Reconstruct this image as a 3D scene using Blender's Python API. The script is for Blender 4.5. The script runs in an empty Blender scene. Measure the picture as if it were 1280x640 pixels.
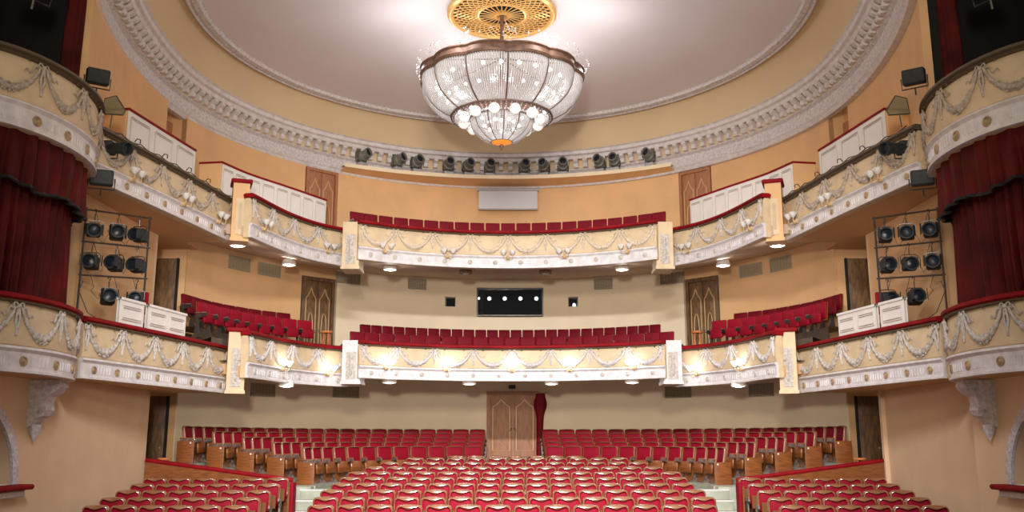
import bpy, math, random
from mathutils import Vector, Matrix
random.seed(7)
PI = math.pi
R_ = math.radians
C = bpy.context.scene.collection
sc = bpy.context.scene

# ------------------------------------------------------------------ camera
cd = bpy.data.cameras.new('camera'); cam = bpy.data.objects.new('camera', cd); C.objects.link(cam)
cd.sensor_width = 36; cd.lens = 1150/1280*36; cd.clip_end = 200
cam.location = (0, 0, 0); cam.rotation_euler = (PI/2 + math.atan(0.2), 0, 0)
sc.camera = cam
# ------------------------------------------------------------------ world, lights, exposure
w = bpy.data.worlds.new('world'); sc.world = w; w.use_nodes = True
bg = w.node_tree.nodes['Background']; bg.inputs[0].default_value = (1.0, 0.88, 0.74, 1); bg.inputs[1].default_value = 0.36
sc.view_settings.view_transform = 'Standard'; sc.view_settings.look = 'None'
sc.view_settings.exposure = 0.0; sc.view_settings.gamma = 1; sc.view_settings.use_curve_mapping = False

def area(name, loc, target, sx, sy, power, col):
    l = bpy.data.lights.new(name, 'AREA'); l.shape = 'RECTANGLE'; l.size = sx; l.size_y = sy
    l.energy = power; l.color = col
    o = bpy.data.objects.new(name, l); C.objects.link(o); o.location = loc
    o.rotation_euler = (Vector(target) - Vector(loc)).to_track_quat('-Z', 'Y').to_euler()
    return o
def point(name, loc, power, col, r=0.05):
    l = bpy.data.lights.new(name, 'POINT'); l.energy = power; l.color = col; l.shadow_soft_size = r
    o = bpy.data.objects.new(name, l); C.objects.link(o); o.location = loc
    return o
# stage lamp banks that light the auditorium from the stage, and an added highlight lamp
def spot(name, loc, target, power, deg, blend, col, r):
    l = bpy.data.lights.new(name, 'SPOT'); l.energy = power; l.color = col; l.spot_size = R_(deg); l.spot_blend = blend; l.shadow_soft_size = r
    o = bpy.data.objects.new(name, l); C.objects.link(o); o.location = loc
    o.rotation_euler = (Vector(target) - Vector(loc)).to_track_quat('-Z', 'Y').to_euler()
    return o
spot('stage_front_light', (-.8, -1.5, 2.3), (0, 30, 2.4), 8200, 52, .6, (1.0, 0.93, 0.85), .45)
spot('stage_upper_light', (0, -1.0, 5.0), (0, 30, 8.0), 6300, 66, .7, (1.0, 0.88, 0.72), .8)
area('added_seat_rim_light', (0, 7.5, 7.6), (0, 22, -1.0), 4.2, .4, 900, (.94, 0.95, 1.0)).data.spread = R_(80)  # unseen lamp added to put highlights on the seat rims

# ------------------------------------------------------------------ materials
MATS = {}
def mat(name, col, rough=0.6, metal=0.0, var=0.0, vscale=3.0, bump=0.0, bscale=20.0, emit=None, estr=0.0,
        coat=0.0, trans=0.0, kind='noise', col2=None, alpha=1.0, sheen=0.0, stretch=None, spec=.5):
    m = bpy.data.materials.new(name); m.use_nodes = True
    nt = m.node_tree; b = nt.nodes['Principled BSDF']
    b.inputs['Base Color'].default_value = (*col, 1)
    b.inputs['Roughness'].default_value = rough; b.inputs['Metallic'].default_value = metal
    b.inputs['Coat Weight'].default_value = coat; b.inputs['Transmission Weight'].default_value = trans
    b.inputs['Alpha'].default_value = alpha
    b.inputs['Specular IOR Level'].default_value = spec
    b.inputs['Sheen Weight'].default_value = sheen
    if emit: b.inputs['Emission Color'].default_value = (*emit, 1); b.inputs['Emission Strength'].default_value = estr
    tc = nt.nodes.new('ShaderNodeTexCoord'); mp = nt.nodes.new('ShaderNodeMapping')
    nt.links.new(tc.outputs['Object'], mp.inputs[0])
    if stretch: mp.inputs['Scale'].default_value = stretch
    if var > 0 or col2:
        n = nt.nodes.new('ShaderNodeTexNoise'); n.inputs['Scale'].default_value = vscale; n.inputs['Detail'].default_value = 5
        nt.links.new(mp.outputs[0], n.inputs['Vector'])
        r = nt.nodes.new('ShaderNodeValToRGB')
        c2 = col2 if col2 else tuple(c*(1-var) for c in col)
        c1 = col if col2 else tuple(min(1, c*(1+var*0.4)) for c in col)
        r.color_ramp.elements[0].position = .35; r.color_ramp.elements[1].position = .65
        r.color_ramp.elements[0].color = (*c2, 1); r.color_ramp.elements[1].color = (*c1, 1)
        nt.links.new(n.outputs['Fac'], r.inputs[0]); nt.links.new(r.outputs[0], b.inputs['Base Color'])
    if bump > 0:
        if kind == 'voronoi':
            t = nt.nodes.new('ShaderNodeTexVoronoi'); out = 'Distance'
        else:
            t = nt.nodes.new('ShaderNodeTexNoise'); t.inputs['Detail'].default_value = 4; out = 'Fac'
        t.inputs['Scale'].default_value = bscale
        nt.links.new(mp.outputs[0], t.inputs['Vector'])
        bp = nt.nodes.new('ShaderNodeBump'); bp.inputs['Strength'].default_value = bump; bp.inputs['Distance'].default_value = 0.03
        nt.links.new(t.outputs[out], bp.inputs['Height']); nt.links.new(bp.outputs[0], b.inputs['Normal'])
    MATS[name] = m
    return m
M_orange = mat('orange_plaster', (.77, .47, .23), .75, var=.07, vscale=1.2, bump=.05, bscale=8)
M_peach = mat('peach_plaster', (.80, .56, .35), .7, var=.07, vscale=1.0, bump=.05, bscale=8)
M_cream = mat('cream_plaster', (.90, .75, .53), .7, var=.05, vscale=1.0)
M_cove = mat('cove_plaster', (.68, .52, .32), .8, var=.04, vscale=.6)
M_ceil = mat('ceiling_plaster', (.80, .76, .80), .6, var=.03, vscale=.5)
M_stucco = mat('white_stucco', (.76, .72, .73), .6, col2=(.54, .50, .51), vscale=14, bump=.9, bscale=16)
M_stucco2 = mat('grey_stucco_relief', (.66, .60, .54), .6, col2=(.44, .38, .33), vscale=18, bump=.6, bscale=40)
M_band = mat('pale_band_paint', (.77, .73, .73), .5, col2=(.62, .58, .58), vscale=6)
M_parapet = mat('parapet_cream', (.73, .56, .34), .6, col2=(.62, .47, .30), vscale=3, bump=.12, bscale=18)
M_soffit = mat('soffit_paint', (.62, .45, .34), .7, var=.05, vscale=.8)
M_soffit2 = mat('soffit_orange', (.66, .38, .18), .6, var=.05, vscale=.8)
M_rail = mat('red_velvet_rail', (.26, .002, .007), .7, spec=.2, var=.25, vscale=4)
M_darkrail = mat('dark_rail_edge', (.10, .07, .04), .6)
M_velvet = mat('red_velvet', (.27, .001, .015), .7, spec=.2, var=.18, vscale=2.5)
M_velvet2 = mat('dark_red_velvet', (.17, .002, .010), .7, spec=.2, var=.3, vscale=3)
M_curtain = mat('curtain_velvet', (.095, .005, .004), .75, spec=.2, var=.5, vscale=1.5)
M_rim = mat('lacquered_wood', (.30, .12, .05), .25, coat=1.0, var=.3, vscale=6)
M_rim.node_tree.nodes['Principled BSDF'].inputs['Coat IOR'].default_value = 2.3
M_rim.node_tree.nodes['Principled BSDF'].inputs['Coat Roughness'].default_value = .16
M_rim2 = mat('waxed_wood_rim', (.24, .09, .04), .35, coat=.35, var=.3, vscale=6)
M_wood = mat('chair_wood', (.25, .078, .018), .35, coat=.3, var=.35, vscale=5, stretch=(1, 1, 8))
M_board = mat('seat_board_wood', (.16, .06, .018), .7, spec=.15)
M_doorw = mat('door_wood', (.42, .18, .085), .55, coat=.0, var=.22, vscale=5, stretch=(4, 4, .8))
M_doord = mat('dark_door_wood', (.20, .11, .05), .45, coat=.1, var=.5, vscale=5, stretch=(4, 4, .8))
M_brass = mat('door_inlay', (.62, .42, .22), .45, metal=.1)
M_iron = mat('cast_iron', (.10, .09, .08), .35, metal=.6, var=.3, vscale=8)
M_steel = mat('worn_steel', (.45, .42, .42), .3, metal=.8, var=.5, vscale=20)
M_std = mat('seat_standard_paint', (.22, .16, .14), .35, metal=.3, var=.6, vscale=14)
M_black = mat('black_lamp_body', (.018, .021, .021), .65, var=.5, vscale=10)
M_greyb = mat('grey_lamp_body', (.20, .20, .17), .5, var=.3, vscale=10)
M_grey = mat('grey_box_paint', (.42, .42, .44), .5, var=.1)
M_lens = mat('lamp_lens', (.010, .014, .022), .35)
M_white = mat('white_panel_paint', (.84, .80, .76), .5, var=.04)
M_panelg = mat('panel_groove', (.62, .57, .52), .6)
M_screen = mat('screen_cloth', (.60, .62, .66), .7)
M_tile = mat('pale_green_step', (.44, .46, .36), .4, col2=(.34, .34, .27), vscale=3)
M_floor = mat('floor_boards', (.16, .12, .09), .5, var=.3, vscale=3)
M_glassd = mat('booth_glass', (.02, .03, .04), .06, coat=.6, alpha=.55)
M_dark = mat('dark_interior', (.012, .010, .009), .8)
M_blue = mat('booth_blue_wall', (.03, .08, .14), .6)
M_vent = mat('vent_grille', (.40, .34, .24), .6)
M_gold = mat('gilded_lattice', (.82, .48, .16), .35, metal=.4, var=.15, vscale=6)
M_bronze = mat('bronze_frame', (.20, .11, .075), .55, metal=.2, var=.3, vscale=8)
M_crystal = mat('crystal_beads', (.93, .94, .96), .12, coat=1.0, trans=.35)
M_globe = mat('frosted_globe', (.95, .95, .92), .4, emit=(1, .96, .9), estr=.45)
M_bulb = mat('lit_bulb', (1, 1, 1), .4, emit=(1, .95, .88), estr=3.5)
M_bulbs = mat('small_lit_bulb', (1, 1, 1), .4, emit=(1, .97, .93), estr=9.0)
M_amber = mat('amber_glass', (.95, .28, .03), .3, emit=(1, .28, .03), estr=.7)
M_shade = mat('petal_glass', (.85, .83, .80), .25, trans=.3)
M_lit = mat('lit_petal_glass', (.95, .93, .90), .3, emit=(1, .95, .88), estr=3.5)
M_down = mat('downlight_lens', (1, 1, 1), .4, emit=(1, .98, .95), estr=9)
M_downoff = mat('downlight_lens_off', (.55, .5, .48), .3)
M_orangechair = mat('orange_stool_wood', (.60, .20, .06), .4)
M_gel = mat('red_gel', (.6, .03, .02), .4)
M_mesh = mat('wire_screen', (.25, .22, .12), .6, alpha=.6)

# ------------------------------------------------------------------ mesh builder
class MB:
    def __init__(s): s.v = []; s.f = []
    def add(s, vs, fs):
        o = len(s.v); s.v += [tuple(v) for v in vs]; s.f += [tuple(i + o for i in f) for f in fs]; return s
    def box(s, c, d, rz=0, bev=0, mtx=None):
        x, y, z = d[0]/2, d[1]/2, d[2]/2
        if bev <= 0:
            vs = [Vector((a*x, b*y, e*z)) for a in (-1, 1) for b in (-1, 1) for e in (-1, 1)]
            fs = [(0,1,3,2),(4,6,7,5),(0,4,5,1),(2,3,7,6),(0,2,6,4),(1,5,7,3)]
        else:
            vs = []; fs = []
            # bevelled: rounded outline rings in XY stacked in Z
            def ring(zz, ins):
                b = bev; pts = []
                for (sx, sy, a0) in ((1,1,0),(-1,1,90),(-1,-1,180),(1,-1,270)):
                    for k in range(3):
                        a = R_(a0+45*k); pts.append(Vector((sx*(x-b)+math.cos(a)*(b-ins), sy*(y-b)+math.sin(a)*(b-ins), zz)))
                return pts
            for zz, ins in ((-z, bev*.7), (-z+bev*.7, 0), (z-bev*.7, 0), (z, bev*.7)): vs += ring(zz, ins)
            for r in range(3):
                for k in range(12):
                    a = r*12+k; b2 = r*12+(k+1) % 12; fs.append((a, b2, b2+12, a+12))
            fs.append(tuple(reversed(range(12)))); fs.append(tuple(range(36, 48)))
        m = Matrix.Translation(Vector(c)) @ (mtx if mtx else Matrix.Rotation(rz, 4, 'Z'))
        return s.add([m @ v for v in vs], fs)
    def grid(s, rows, closed=False, flip=False):
        n = len(rows[0]); vs = [p for r in rows for p in r]; fs = []
        for i in range(len(rows)-1):
            for j in range(n if closed else n-1):
                a = i*n+j; b = i*n+(j+1) % n; q = (a, b, b+n, a+n)
                fs.append(q[::-1] if flip else q)
        return s.add(vs, fs)
    def tube(s, pts, r, n=6, cap=True, closed=False):
        pts = [Vector(p) for p in pts]; N = len(pts); rows = []
        rr = r if isinstance(r, (list, tuple)) else [r]*N
        prev = None
        for i, p in enumerate(pts):
            if closed: t = pts[(i+1) % N] - pts[i-1]
            else: t = pts[min(i+1, N-1)] - pts[max(i-1, 0)]
            if t.length < 1e-9: t = Vector((0, 0, 1))
            t.normalize()
            if prev is None:
                up = Vector((0, 0, 1)) if abs(t.z) < .9 else Vector((1, 0, 0))
                u = t.cross(up).normalized()
            else:
                u = (prev - t*prev.dot(t))
                u = u.normalized() if u.length > 1e-6 else t.orthogonal().normalized()
            prev = u; v = t.cross(u)
            rows.append([p + (u*math.cos(2*PI*k/n) + v*math.sin(2*PI*k/n))*rr[i] for k in range(n)])
        if closed: rows.append(rows[0])
        s.grid(rows, closed=True)
        if cap and not closed:
            s.add(rows[0], [tuple(range(n))]); s.add(rows[-1], [tuple(reversed(range(n)))])
        return s
    def lathe(s, prof, c=(0,0,0), n=16, mtx=None):
        m = Matrix.Translation(Vector(c)) @ (mtx if mtx else Matrix.Identity(4))
        rows = [[m @ Vector((r*math.cos(2*PI*k/n), r*math.sin(2*PI*k/n), z)) for k in range(n)] for r, z in prof]
        s.grid(rows, closed=True, flip=False); return s
    def ball(s, c, r, n=8, m=5, sc=(1,1,1)):
        pr = [(max(1e-4, r*math.sin(PI*i/m)), -r*math.cos(PI*i/m)) for i in range(m+1)]
        rows = [[(c[0]+q*sc[0]*math.cos(2*PI*k/n), c[1]+q*sc[1]*math.sin(2*PI*k/n), c[2]+z*sc[2]) for k in range(n)] for q, z in pr]
        s.grid(rows, closed=True); return s
    def octa(s, c, r, h=None):
        h = h or r; x, y, z = c
        return s.add([(x+r,y,z),(x,y+r,z),(x-r,y,z),(x,y-r,z),(x,y,z+h),(x,y,z-h)],
                     [(0,1,4),(1,2,4),(2,3,4),(3,0,4),(1,0,5),(2,1,5),(3,2,5),(0,3,5)])
    def prism(s, pts, thick, fr):
        """pts 2D outline (a,b) mapped by frame fr(a,b,t), t in 0..thick"""
        n = len(pts)
        vs = [fr(a, b, 0) for a, b in pts] + [fr(a, b, thick) for a, b in pts]
        fs = [tuple(reversed(range(n))), tuple(range(n, 2*n))] + [(i, (i+1) % n, (i+1) % n+n, i+n) for i in range(n)]
        return s.add(vs, fs)
    def mesh(s, name, m, smooth=35):
        me = bpy.data.meshes.new(name); me.from_pydata(s.v, [], s.f); me.update()
        me.materials.append(m)
        if smooth:
            me.shade_smooth(); me.set_sharp_from_angle(angle=R_(smooth))
        return me
    def build(s, name, m, parent=None, smooth=35, loc=None, rot=None):
        # re-centre top-level meshes on their own base
        o = bpy.data.objects.new(name, None)
        if parent is None and loc is None and s.v:
            xs = [v[0] for v in s.v]; ys = [v[1] for v in s.v]; zs = [v[2] for v in s.v]
            c = ((min(xs)+max(xs))/2, (min(ys)+max(ys))/2, min(zs))
            s.v = [(v[0]-c[0], v[1]-c[1], v[2]-c[2]) for v in s.v]; loc = c
        bpy.data.objects.remove(o)
        o = bpy.data.objects.new(name, s.mesh(name, m, smooth)); C.objects.link(o)
        if parent is not None: o.parent = parent
        if loc is not None: o.location = loc
        if rot is not None: o.rotation_euler = rot
        return o

def tag(o, label, cat, group=None):
    o['label'] = label; o['category'] = cat
    if group: o['group'] = group
    return o
def thing(name, label, cat, loc=(0,0,0), rz=0, group=None):
    o = bpy.data.objects.new(name, None); C.objects.link(o); o.empty_display_size = .1
    o.location = loc; o.rotation_euler = (0, 0, rz)
    return tag(o, label, cat, group)
def struct(o): o['kind'] = 'structure'; return o
KIDS = {}
def copy_tree(o, parent=None):
    c = o.copy(); C.objects.link(c)
    if parent is not None: c.parent = parent
    for ch in KIDS.get(o.name) or list(o.children):
        copy_tree(ch, c)
    return c
def place(proto, state, loc, rz, label, group, rot=None):
    """first call uses the prototype itself, later ones copies of it and its parts"""
    if state.get('used'): o = copy_tree(proto)
    else: o = proto; state['used'] = True
    o.location = loc; o.rotation_euler = rot if rot else (0, 0, rz)
    o['label'] = label; o['group'] = group
    return o
ORD = ['zeroth','first','second','third','fourth','fifth','sixth','seventh','eighth','ninth','tenth','eleventh','twelfth',
       'thirteenth','fourteenth','fifteenth','sixteenth','seventeenth','eighteenth','nineteenth','twentieth',
       'twenty-first','twenty-second','twenty-third','twenty-fourth','twenty-fifth','twenty-sixth','twenty-seventh']

# ------------------------------------------------------------------ plan of the hall
DC = 22.8; RW = 9.22
def wp(phi, off=0.0, k=1.0, dx=0.0):
    """point on the hall wall plan; phi degrees from the rear axis, off = distance inward"""
    a = abs(phi); s = 1.0
    if a > 90: s = 1 + .08*k*((a-90)/32)**2
    r = (RW-off)*s
    return (r*math.sin(R_(phi))+dx, DC + r*math.cos(R_(phi)))
def circ(phi, r, dx=0.0): return (r*math.sin(R_(phi))+dx, DC + r*math.cos(R_(phi)))
def frange(a, b, n): return [a+(b-a)*i/(n-1) for i in range(n)]

def wall_arc(name, p0, p1, z0, z1, m, off=0.0, dx=0.0, n=None, thick=.15):
    n = n or max(3, int(abs(p1-p0)/2)+1); mb = MB()
    ph = frange(p0, p1, n)
    A = [wp(p, off, 1, dx) for p in ph]; B = [wp(p, off-thick, 1, dx) for p in ph]
    mb.grid([[(x, y, z0) for x, y in A], [(x, y, z1) for x, y in A], [(x, y, z1) for x, y in B], [(x, y, z0) for x, y in B], [(x, y, z0) for x, y in A]])
    for i in (0, -1): mb.add([(A[i][0],A[i][1],z0),(A[i][0],A[i][1],z1),(B[i][0],B[i][1],z1),(B[i][0],B[i][1],z0)], [(0,1,2,3)])
    return struct(mb.build(name, m))
def wall_seg(name, a, b, z0, z1, m, t=.12):
    a = Vector(a); b = Vector(b); d = (b-a).normalized(); n = Vector((-d.y, d.x))*t
    mb = MB(); P = [a, b, b+n, a+n]
    mb.add([(p.x, p.y, z) for z in (z0, z1) for p in P], [(0,3,2,1),(4,5,6,7),(0,1,5,4),(1,2,6,5),(2,3,7,6),(3,0,4,7)])
    return struct(mb.build(name, m))

DXM, DXU, DXC, DXR, DXS = -.06, -.12, -.22, -.27, .06   # small lateral offsets of the levels

# lower and middle side walls
for s, side in ((-1, 'left'), (1, 'right')):
    f = (lambda a, b: (a, b)) if s > 0 else (lambda a, b: (b, a))
    def seg(a, b, z0, z1, m, t=.12, s=s, side=side):
        dx_ = .1 if z1 < 1.4 else 0
        a = (a[0]*s+dx_, a[1]); b = (b[0]*s+dx_, b[1])
        if s < 0: a, b = b, a
        return wall_seg('wall_'+side, b, a, z0, z1, m, t)
    # lower wall (below the middle balcony), with a shallow pier towards the stage
    mb = MB()
    # wall with arched niche opening: build pier face around an arch
    xw = 8.62*s; yc = 14.95; zc = -.75; ra = 1.30
    z0, z1, y0, y1 = -3.2, 1.3, 11.5, 17.5
    ang = frange(0, PI, 25)
    arch = [(yc+ra*math.cos(a), zc+ra*math.sin(a)) for a in ang]
    top = []
    for (y, z) in arch:
        dy, dz = y-yc, z-zc
        k = min((y1-yc)/dy if dy > 1e-6 else (y0-yc)/dy if dy < -1e-6 else 1e9, (z1-zc)/dz if dz > 1e-6 else 1e9)
        top.append((yc+dy*k, zc+dz*k))
    mb.grid([[(xw, y, z) for y, z in arch], [(xw, y, z) for y, z in top]])
    mb.grid([[(xw, y, z) for y, z in arch], [(xw+.7*s, y, z) for y, z in arch]])
    mb.add([(xw, y1, z1), (xw, y0, z1), (xw, yc, z1)], [(0, 1, 2)])
    mb.add([(xw, y0, z0), (xw, y1, z0), (xw, y1, zc), (xw, y0, zc)], [(0, 1, 2, 3)])
    mb.add([(xw, y1, z0), (xw, y1, z1), (xw+.3*s, y1, z1), (xw+.3*s, y1, z0)], [(0, 1, 2, 3)])
    struct(mb.build('wall_'+side, M_peach))
    seg((8.78, 17.4), (8.78, 22.3), -3.2, 1.35, M_peach)
    seg((8.78, 17.4), (8.78, 22.3), 1.36, 5.1, M_orange)
    seg((8.78, 22.3), (9.95, 22.3), -3.2, 5.7, M_peach)
    seg((9.95, 22.2), (9.95, 24.95), -3.2, 5.7, M_peach)
    seg((9.95, 24.95), (9.0, 24.95), -3.2, 5.7, M_orange)
    mb = MB(); mb.box((s*9.4, 23.7, 5.35), (1.3, 2.9, .3)); struct(mb.build('ceiling', M_soffit2))
    # stage-box side wall on the middle level (behind the curtain) and dark interior
    seg((8.78, 16.9), (8.78, 17.5), 1.3, 5.1, M_orange)
# rear curved walls
wall_arc('wall_rear', -76.5, 76.5, -1.4, 2.05, M_cream)
wall_arc('wall_rear', -76.5, -46.6, 2.06, 5.7, M_orange, dx=DXM)
wall_arc('wall_rear', 46.6, 76.5, 2.06, 5.7, M_orange, dx=DXM)
# middle rear wall in cream, with booth window openings
def phx(px, z=4.7):   # angle of an image-free lateral coordinate on the rear wall
    return math.degrees(math.asin(px/RW))
wall_arc('wall_rear', -38.4, 38.4, 2.06, 4.22, M_cream, dx=DXM)
wall_arc('wall_rear', -38.4, 38.4, 5.26, 5.7, M_cream, dx=DXM)
wins = [(-2.27, -1.91), (-1.16, 1.14), (2.02, 2.36)]
edges = [-RW*math.sin(R_(38.4))] + [e for w_ in wins for e in w_] + [RW*math.sin(R_(38.4))]
for i in range(0, len(edges), 2):
    wall_arc('wall_rear', phx(edges[i]), phx(edges[i+1]), 4.22, 5.26, M_cream, dx=DXM, n=max(3, int((edges[i+1]-edges[i])*3)))
for (a, b) in (wins[0], wins[2]):
    wall_arc('wall_rear', phx(a), phx(b), 4.22, 4.56, M_cream, dx=DXM, n=3)
    wall_arc('wall_rear', phx(a), phx(b), 4.90, 5.26, M_cream, dx=DXM, n=3)
for s in (-1, 1):
    wall_arc('wall_rear', min(s*38.4, s*46.6), max(s*38.4, s*46.6), 5.2, 5.7, M_orange, dx=DXM)
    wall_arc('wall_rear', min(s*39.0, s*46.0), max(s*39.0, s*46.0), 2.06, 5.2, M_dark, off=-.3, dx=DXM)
# upper wall
UW0, UW1 = 5.55, 8.9
wall_arc('wall_rear', -38.6, 38.6, UW0, UW1, M_orange, dx=DXU)
for s in (-1, 1):
    side = 'left' if s < 0 else 'right'
    def sa(a, b, *r, **k): return wall_arc('wall_'+side, min(a*s, b*s), max(a*s, b*s), *r, **k)
    sa(46.4, 78.3, UW0, UW1, M_orange, dx=DXU)
    sa(38.6, 46.4, UW0, UW1, M_orange, off=-.12, dx=DXU)
    sa(78.0, 85.3, UW0, 9.6, M_orange, off=-.48, dx=DXU)   # doorway recess
    sa(85.0, 123.0, 5.1, UW1+.2, M_orange, dx=DXU)
    a = wp(78.3*s, 0, 1, DXU); b = wp(78.3*s, -.5, 1, DXU)
    wall_seg('wall_'+side, *( (a, b) if s > 0 else (b, a)), UW0, 9.6, M_orange, .05)
    a = wp(85*s, 0, 1, DXU); b = wp(85*s, -.5, 1, DXU)
    wall_seg('wall_'+side, *( (b, a) if s > 0 else (a, b)), UW0, 9.6, M_orange, .05)

# ------------------------------------------------------------------ ceiling, cove, cornice
def ring_loft(name, prof, m, p0=-150, p1=150, n=151, dx=DXC, smooth=35):
    """prof: list of (offset inward from wall, z)"""
    mb = MB(); ph = frange(p0, p1, n)
    mb.grid([[(*wp(p, o, 1, dx), z) for p in ph] for o, z in prof])
    return struct(mb.build(name, m, smooth=smooth))
ring_loft('trim_1', [(-.1, 8.86), (.06, 8.86), (.10, 8.92), (.06, 8.97), (.12, 9.02)], M_band)
ring_loft('trim_2', [(.12, 9.02), (.13, 9.34), (.22, 9.40), (.20, 9.45)], M_stucco)
ring_loft('trim_3', [(.20, 9.45), (.20, 9.74), (.45, 9.78)], M_parapet)
ring_loft('trim_4', [(.38, 9.74), (.46, 9.74), (.50, 9.84), (.58, 9.88), (.60, 9.98), (.66, 10.02)], M_band)
mb = MB()   # scroll brackets of the frieze
NB = 118
for i in range(NB):
    ph = -128 + 256*(i+.5)/NB
    prof = [(.19, 9.74), (.45, 9.74), (.46, 9.68), (.40, 9.62), (.34, 9.60), (.36, 9.54), (.33, 9.47), (.26, 9.45), (.19, 9.48)]
    hw = .5
    L = [(*wp(ph-hw, o, 1, DXC), z) for o, z in prof]; Rr = [(*wp(ph+hw, o, 1, DXC), z) for o, z in prof]
    n = len(prof)
    mb.add(L+Rr, [tuple(range(n)), tuple(reversed(range(n, 2*n)))] + [(j, j+n, (j+1) % n+n, (j+1) % n) for j in range(n)])
struct(mb.build('trim_5', M_band, smooth=40))
mb = MB()   # cove between cornice and ceiling ring
phs = frange(-150, 150, 121); rows = []
RR = 8.10
for k in range(9):
    t = k/8; row = []
    zz = 10.02 + (11.0-10.02)*math.sin(t*PI/2)
    for p in phs:
        a = wp(p, .66, 1, DXC); b = circ(p, RR, DXR)
        u = 1-math.cos(t*PI/2)
        row.append((a[0]+(b[0]-a[0])*u, a[1]+(b[1]-a[1])*u, zz))
    rows.append(row)
mb.grid(rows); struct(mb.build('ceiling', M_cove))
mb = MB()   # moulded ring round the flat ceiling
mb.grid([[(*circ(p, r, DXR), z) for p in frange(-180, 180, 145)] for r, z in
         ((8.14, 11.02), (8.12, 10.93), (8.05, 10.88), (7.98, 10.93), (7.94, 10.90), (7.80, 10.92), (7.76, 11.0), (7.70, 11.03))])
struct(mb.build('trim_6', M_stucco))
mb = MB()
rs = [0.02, 2, 4, 6, 7.0, 7.72]
mb.grid([[(*circ(p, r, DXR), 11.02 + .25*(1-(r/7.72)**2)) for p in frange(-180, 180, 97)] for r in rs])
struct(mb.build('ceiling', M_ceil, smooth=60))

# ------------------------------------------------------------------ floors
mb = MB()
def zst(d): return -2.22 + (d-17.3)*.1
mb.grid([[(x, d, zst(d)) for x in (-9.9, -5, 0, 5, 9.9)] for d in (10, 14, 18, 20, 22, 24, 26, 28)], flip=True)
struct(mb.build('floor', M_floor))
AR = [5.2, 5.95, 6.7, 7.45, 8.2]; AZ = [-.18, -.06, .07, .21, .34]; SEATH = .90
mb = MB(); ph = frange(-91, 91, 92); rows = []
prev = -1.9
for r, z in zip(AR, AZ):
    rows.append([(*circ(p, r-.42, DXS), prev) for p in ph]); rows.append([(*circ(p, r-.42, DXS), z-SEATH) for p in ph]); prev = z-SEATH
rows.append([(*circ(p, 9.4, DXS), prev) for p in ph])
mb.grid(rows)
for s in (-1, 1):   # landing in front of the recess doors
    mb.box((s*7.4+DXS, 22.55, -1.40), (5.2, .45, .63))
    for k_, (r, z) in enumerate(zip(AR, AZ)):
        a, b = circ(s*91, r-.42, DXS), circ(s*91, (AR+[9.8])[k_+1]-.42, DXS)
        mb.add([(*a, -1.9), (*b, -1.9), (*b, z-SEATH), (*a, z-SEATH)], [(0, 1, 2, 3)])
struct(mb.build('floor', M_tile, smooth=20))

# ------------------------------------------------------------------ balcony parapets
def catmull(P, n):
    P = [Vector(p) for p in P]; P = [P[0]*2-P[1]] + P + [P[-1]*2-P[-2]]
    out = []; segs = len(P)-3
    for i in range(n):
        t = i/(n-1)*segs; k = min(int(t), segs-1); u = t-k
        a, b, c, d = P[k:k+4]
        out.append(.5*((2*b)+(-a+c)*u+(2*a-5*b+4*c-d)*u*u+(-a+3*b-3*c+d)*u**3))
    # arclength resample
    L = [0]
    for i in range(1, n): L.append(L[-1]+(out[i]-out[i-1]).length)
    res = []; j = 0
    for i in range(n):
        s = L[-1]*i/(n-1)
        while j < n-2 and L[j+1] < s: j += 1
        u = (s-L[j])/(L[j+1]-L[j]) if L[j+1] > L[j] else 0
        res.append(out[j].lerp(out[j+1], u))
    return res, L[-1]
class Curve:
    def __init__(s, P, n=61, flipn=False):
        s.p, s.L = catmull(P, n); s.n = n; s.nor = []
        for i in range(n):
            t = (s.p[min(i+1, n-1)]-s.p[max(i-1, 0)]).normalized()
            nn = Vector((t.y, -t.x))      # right-hand side of travel
            s.nor.append(-nn if flipn else nn)
    def at(s, u, off=0.0):
        u = max(0, min(1, u)); k = u*(s.n-1); i = min(int(k), s.n-2); f = k-i
        p = s.p[i].lerp(s.p[i+1], f); q = s.nor[i].lerp(s.nor[i+1], f)
        return (p.x+q.x*off, p.y+q.y*off)
    def ang(s, u):
        k = max(0, min(s.n-1, int(u*(s.n-1)))); q = s.nor[k]
        return math.atan2(q.x, -q.y)     # rotation so that local -Y faces the normal
    def rows(s, prof): return [[(s.p[i].x+s.nor[i].x*o, s.p[i].y+s.nor[i].y*o, z) for i in range(s.n)] for o, z in prof]
def lump_tube(mb, pts, r0, nor, bumps):
    N = len(pts)
    rr = [r0[i]*(1+.28*math.sin(i*bumps)) for i in range(N)]
    mb.tube(pts, rr, n=6)
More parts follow.
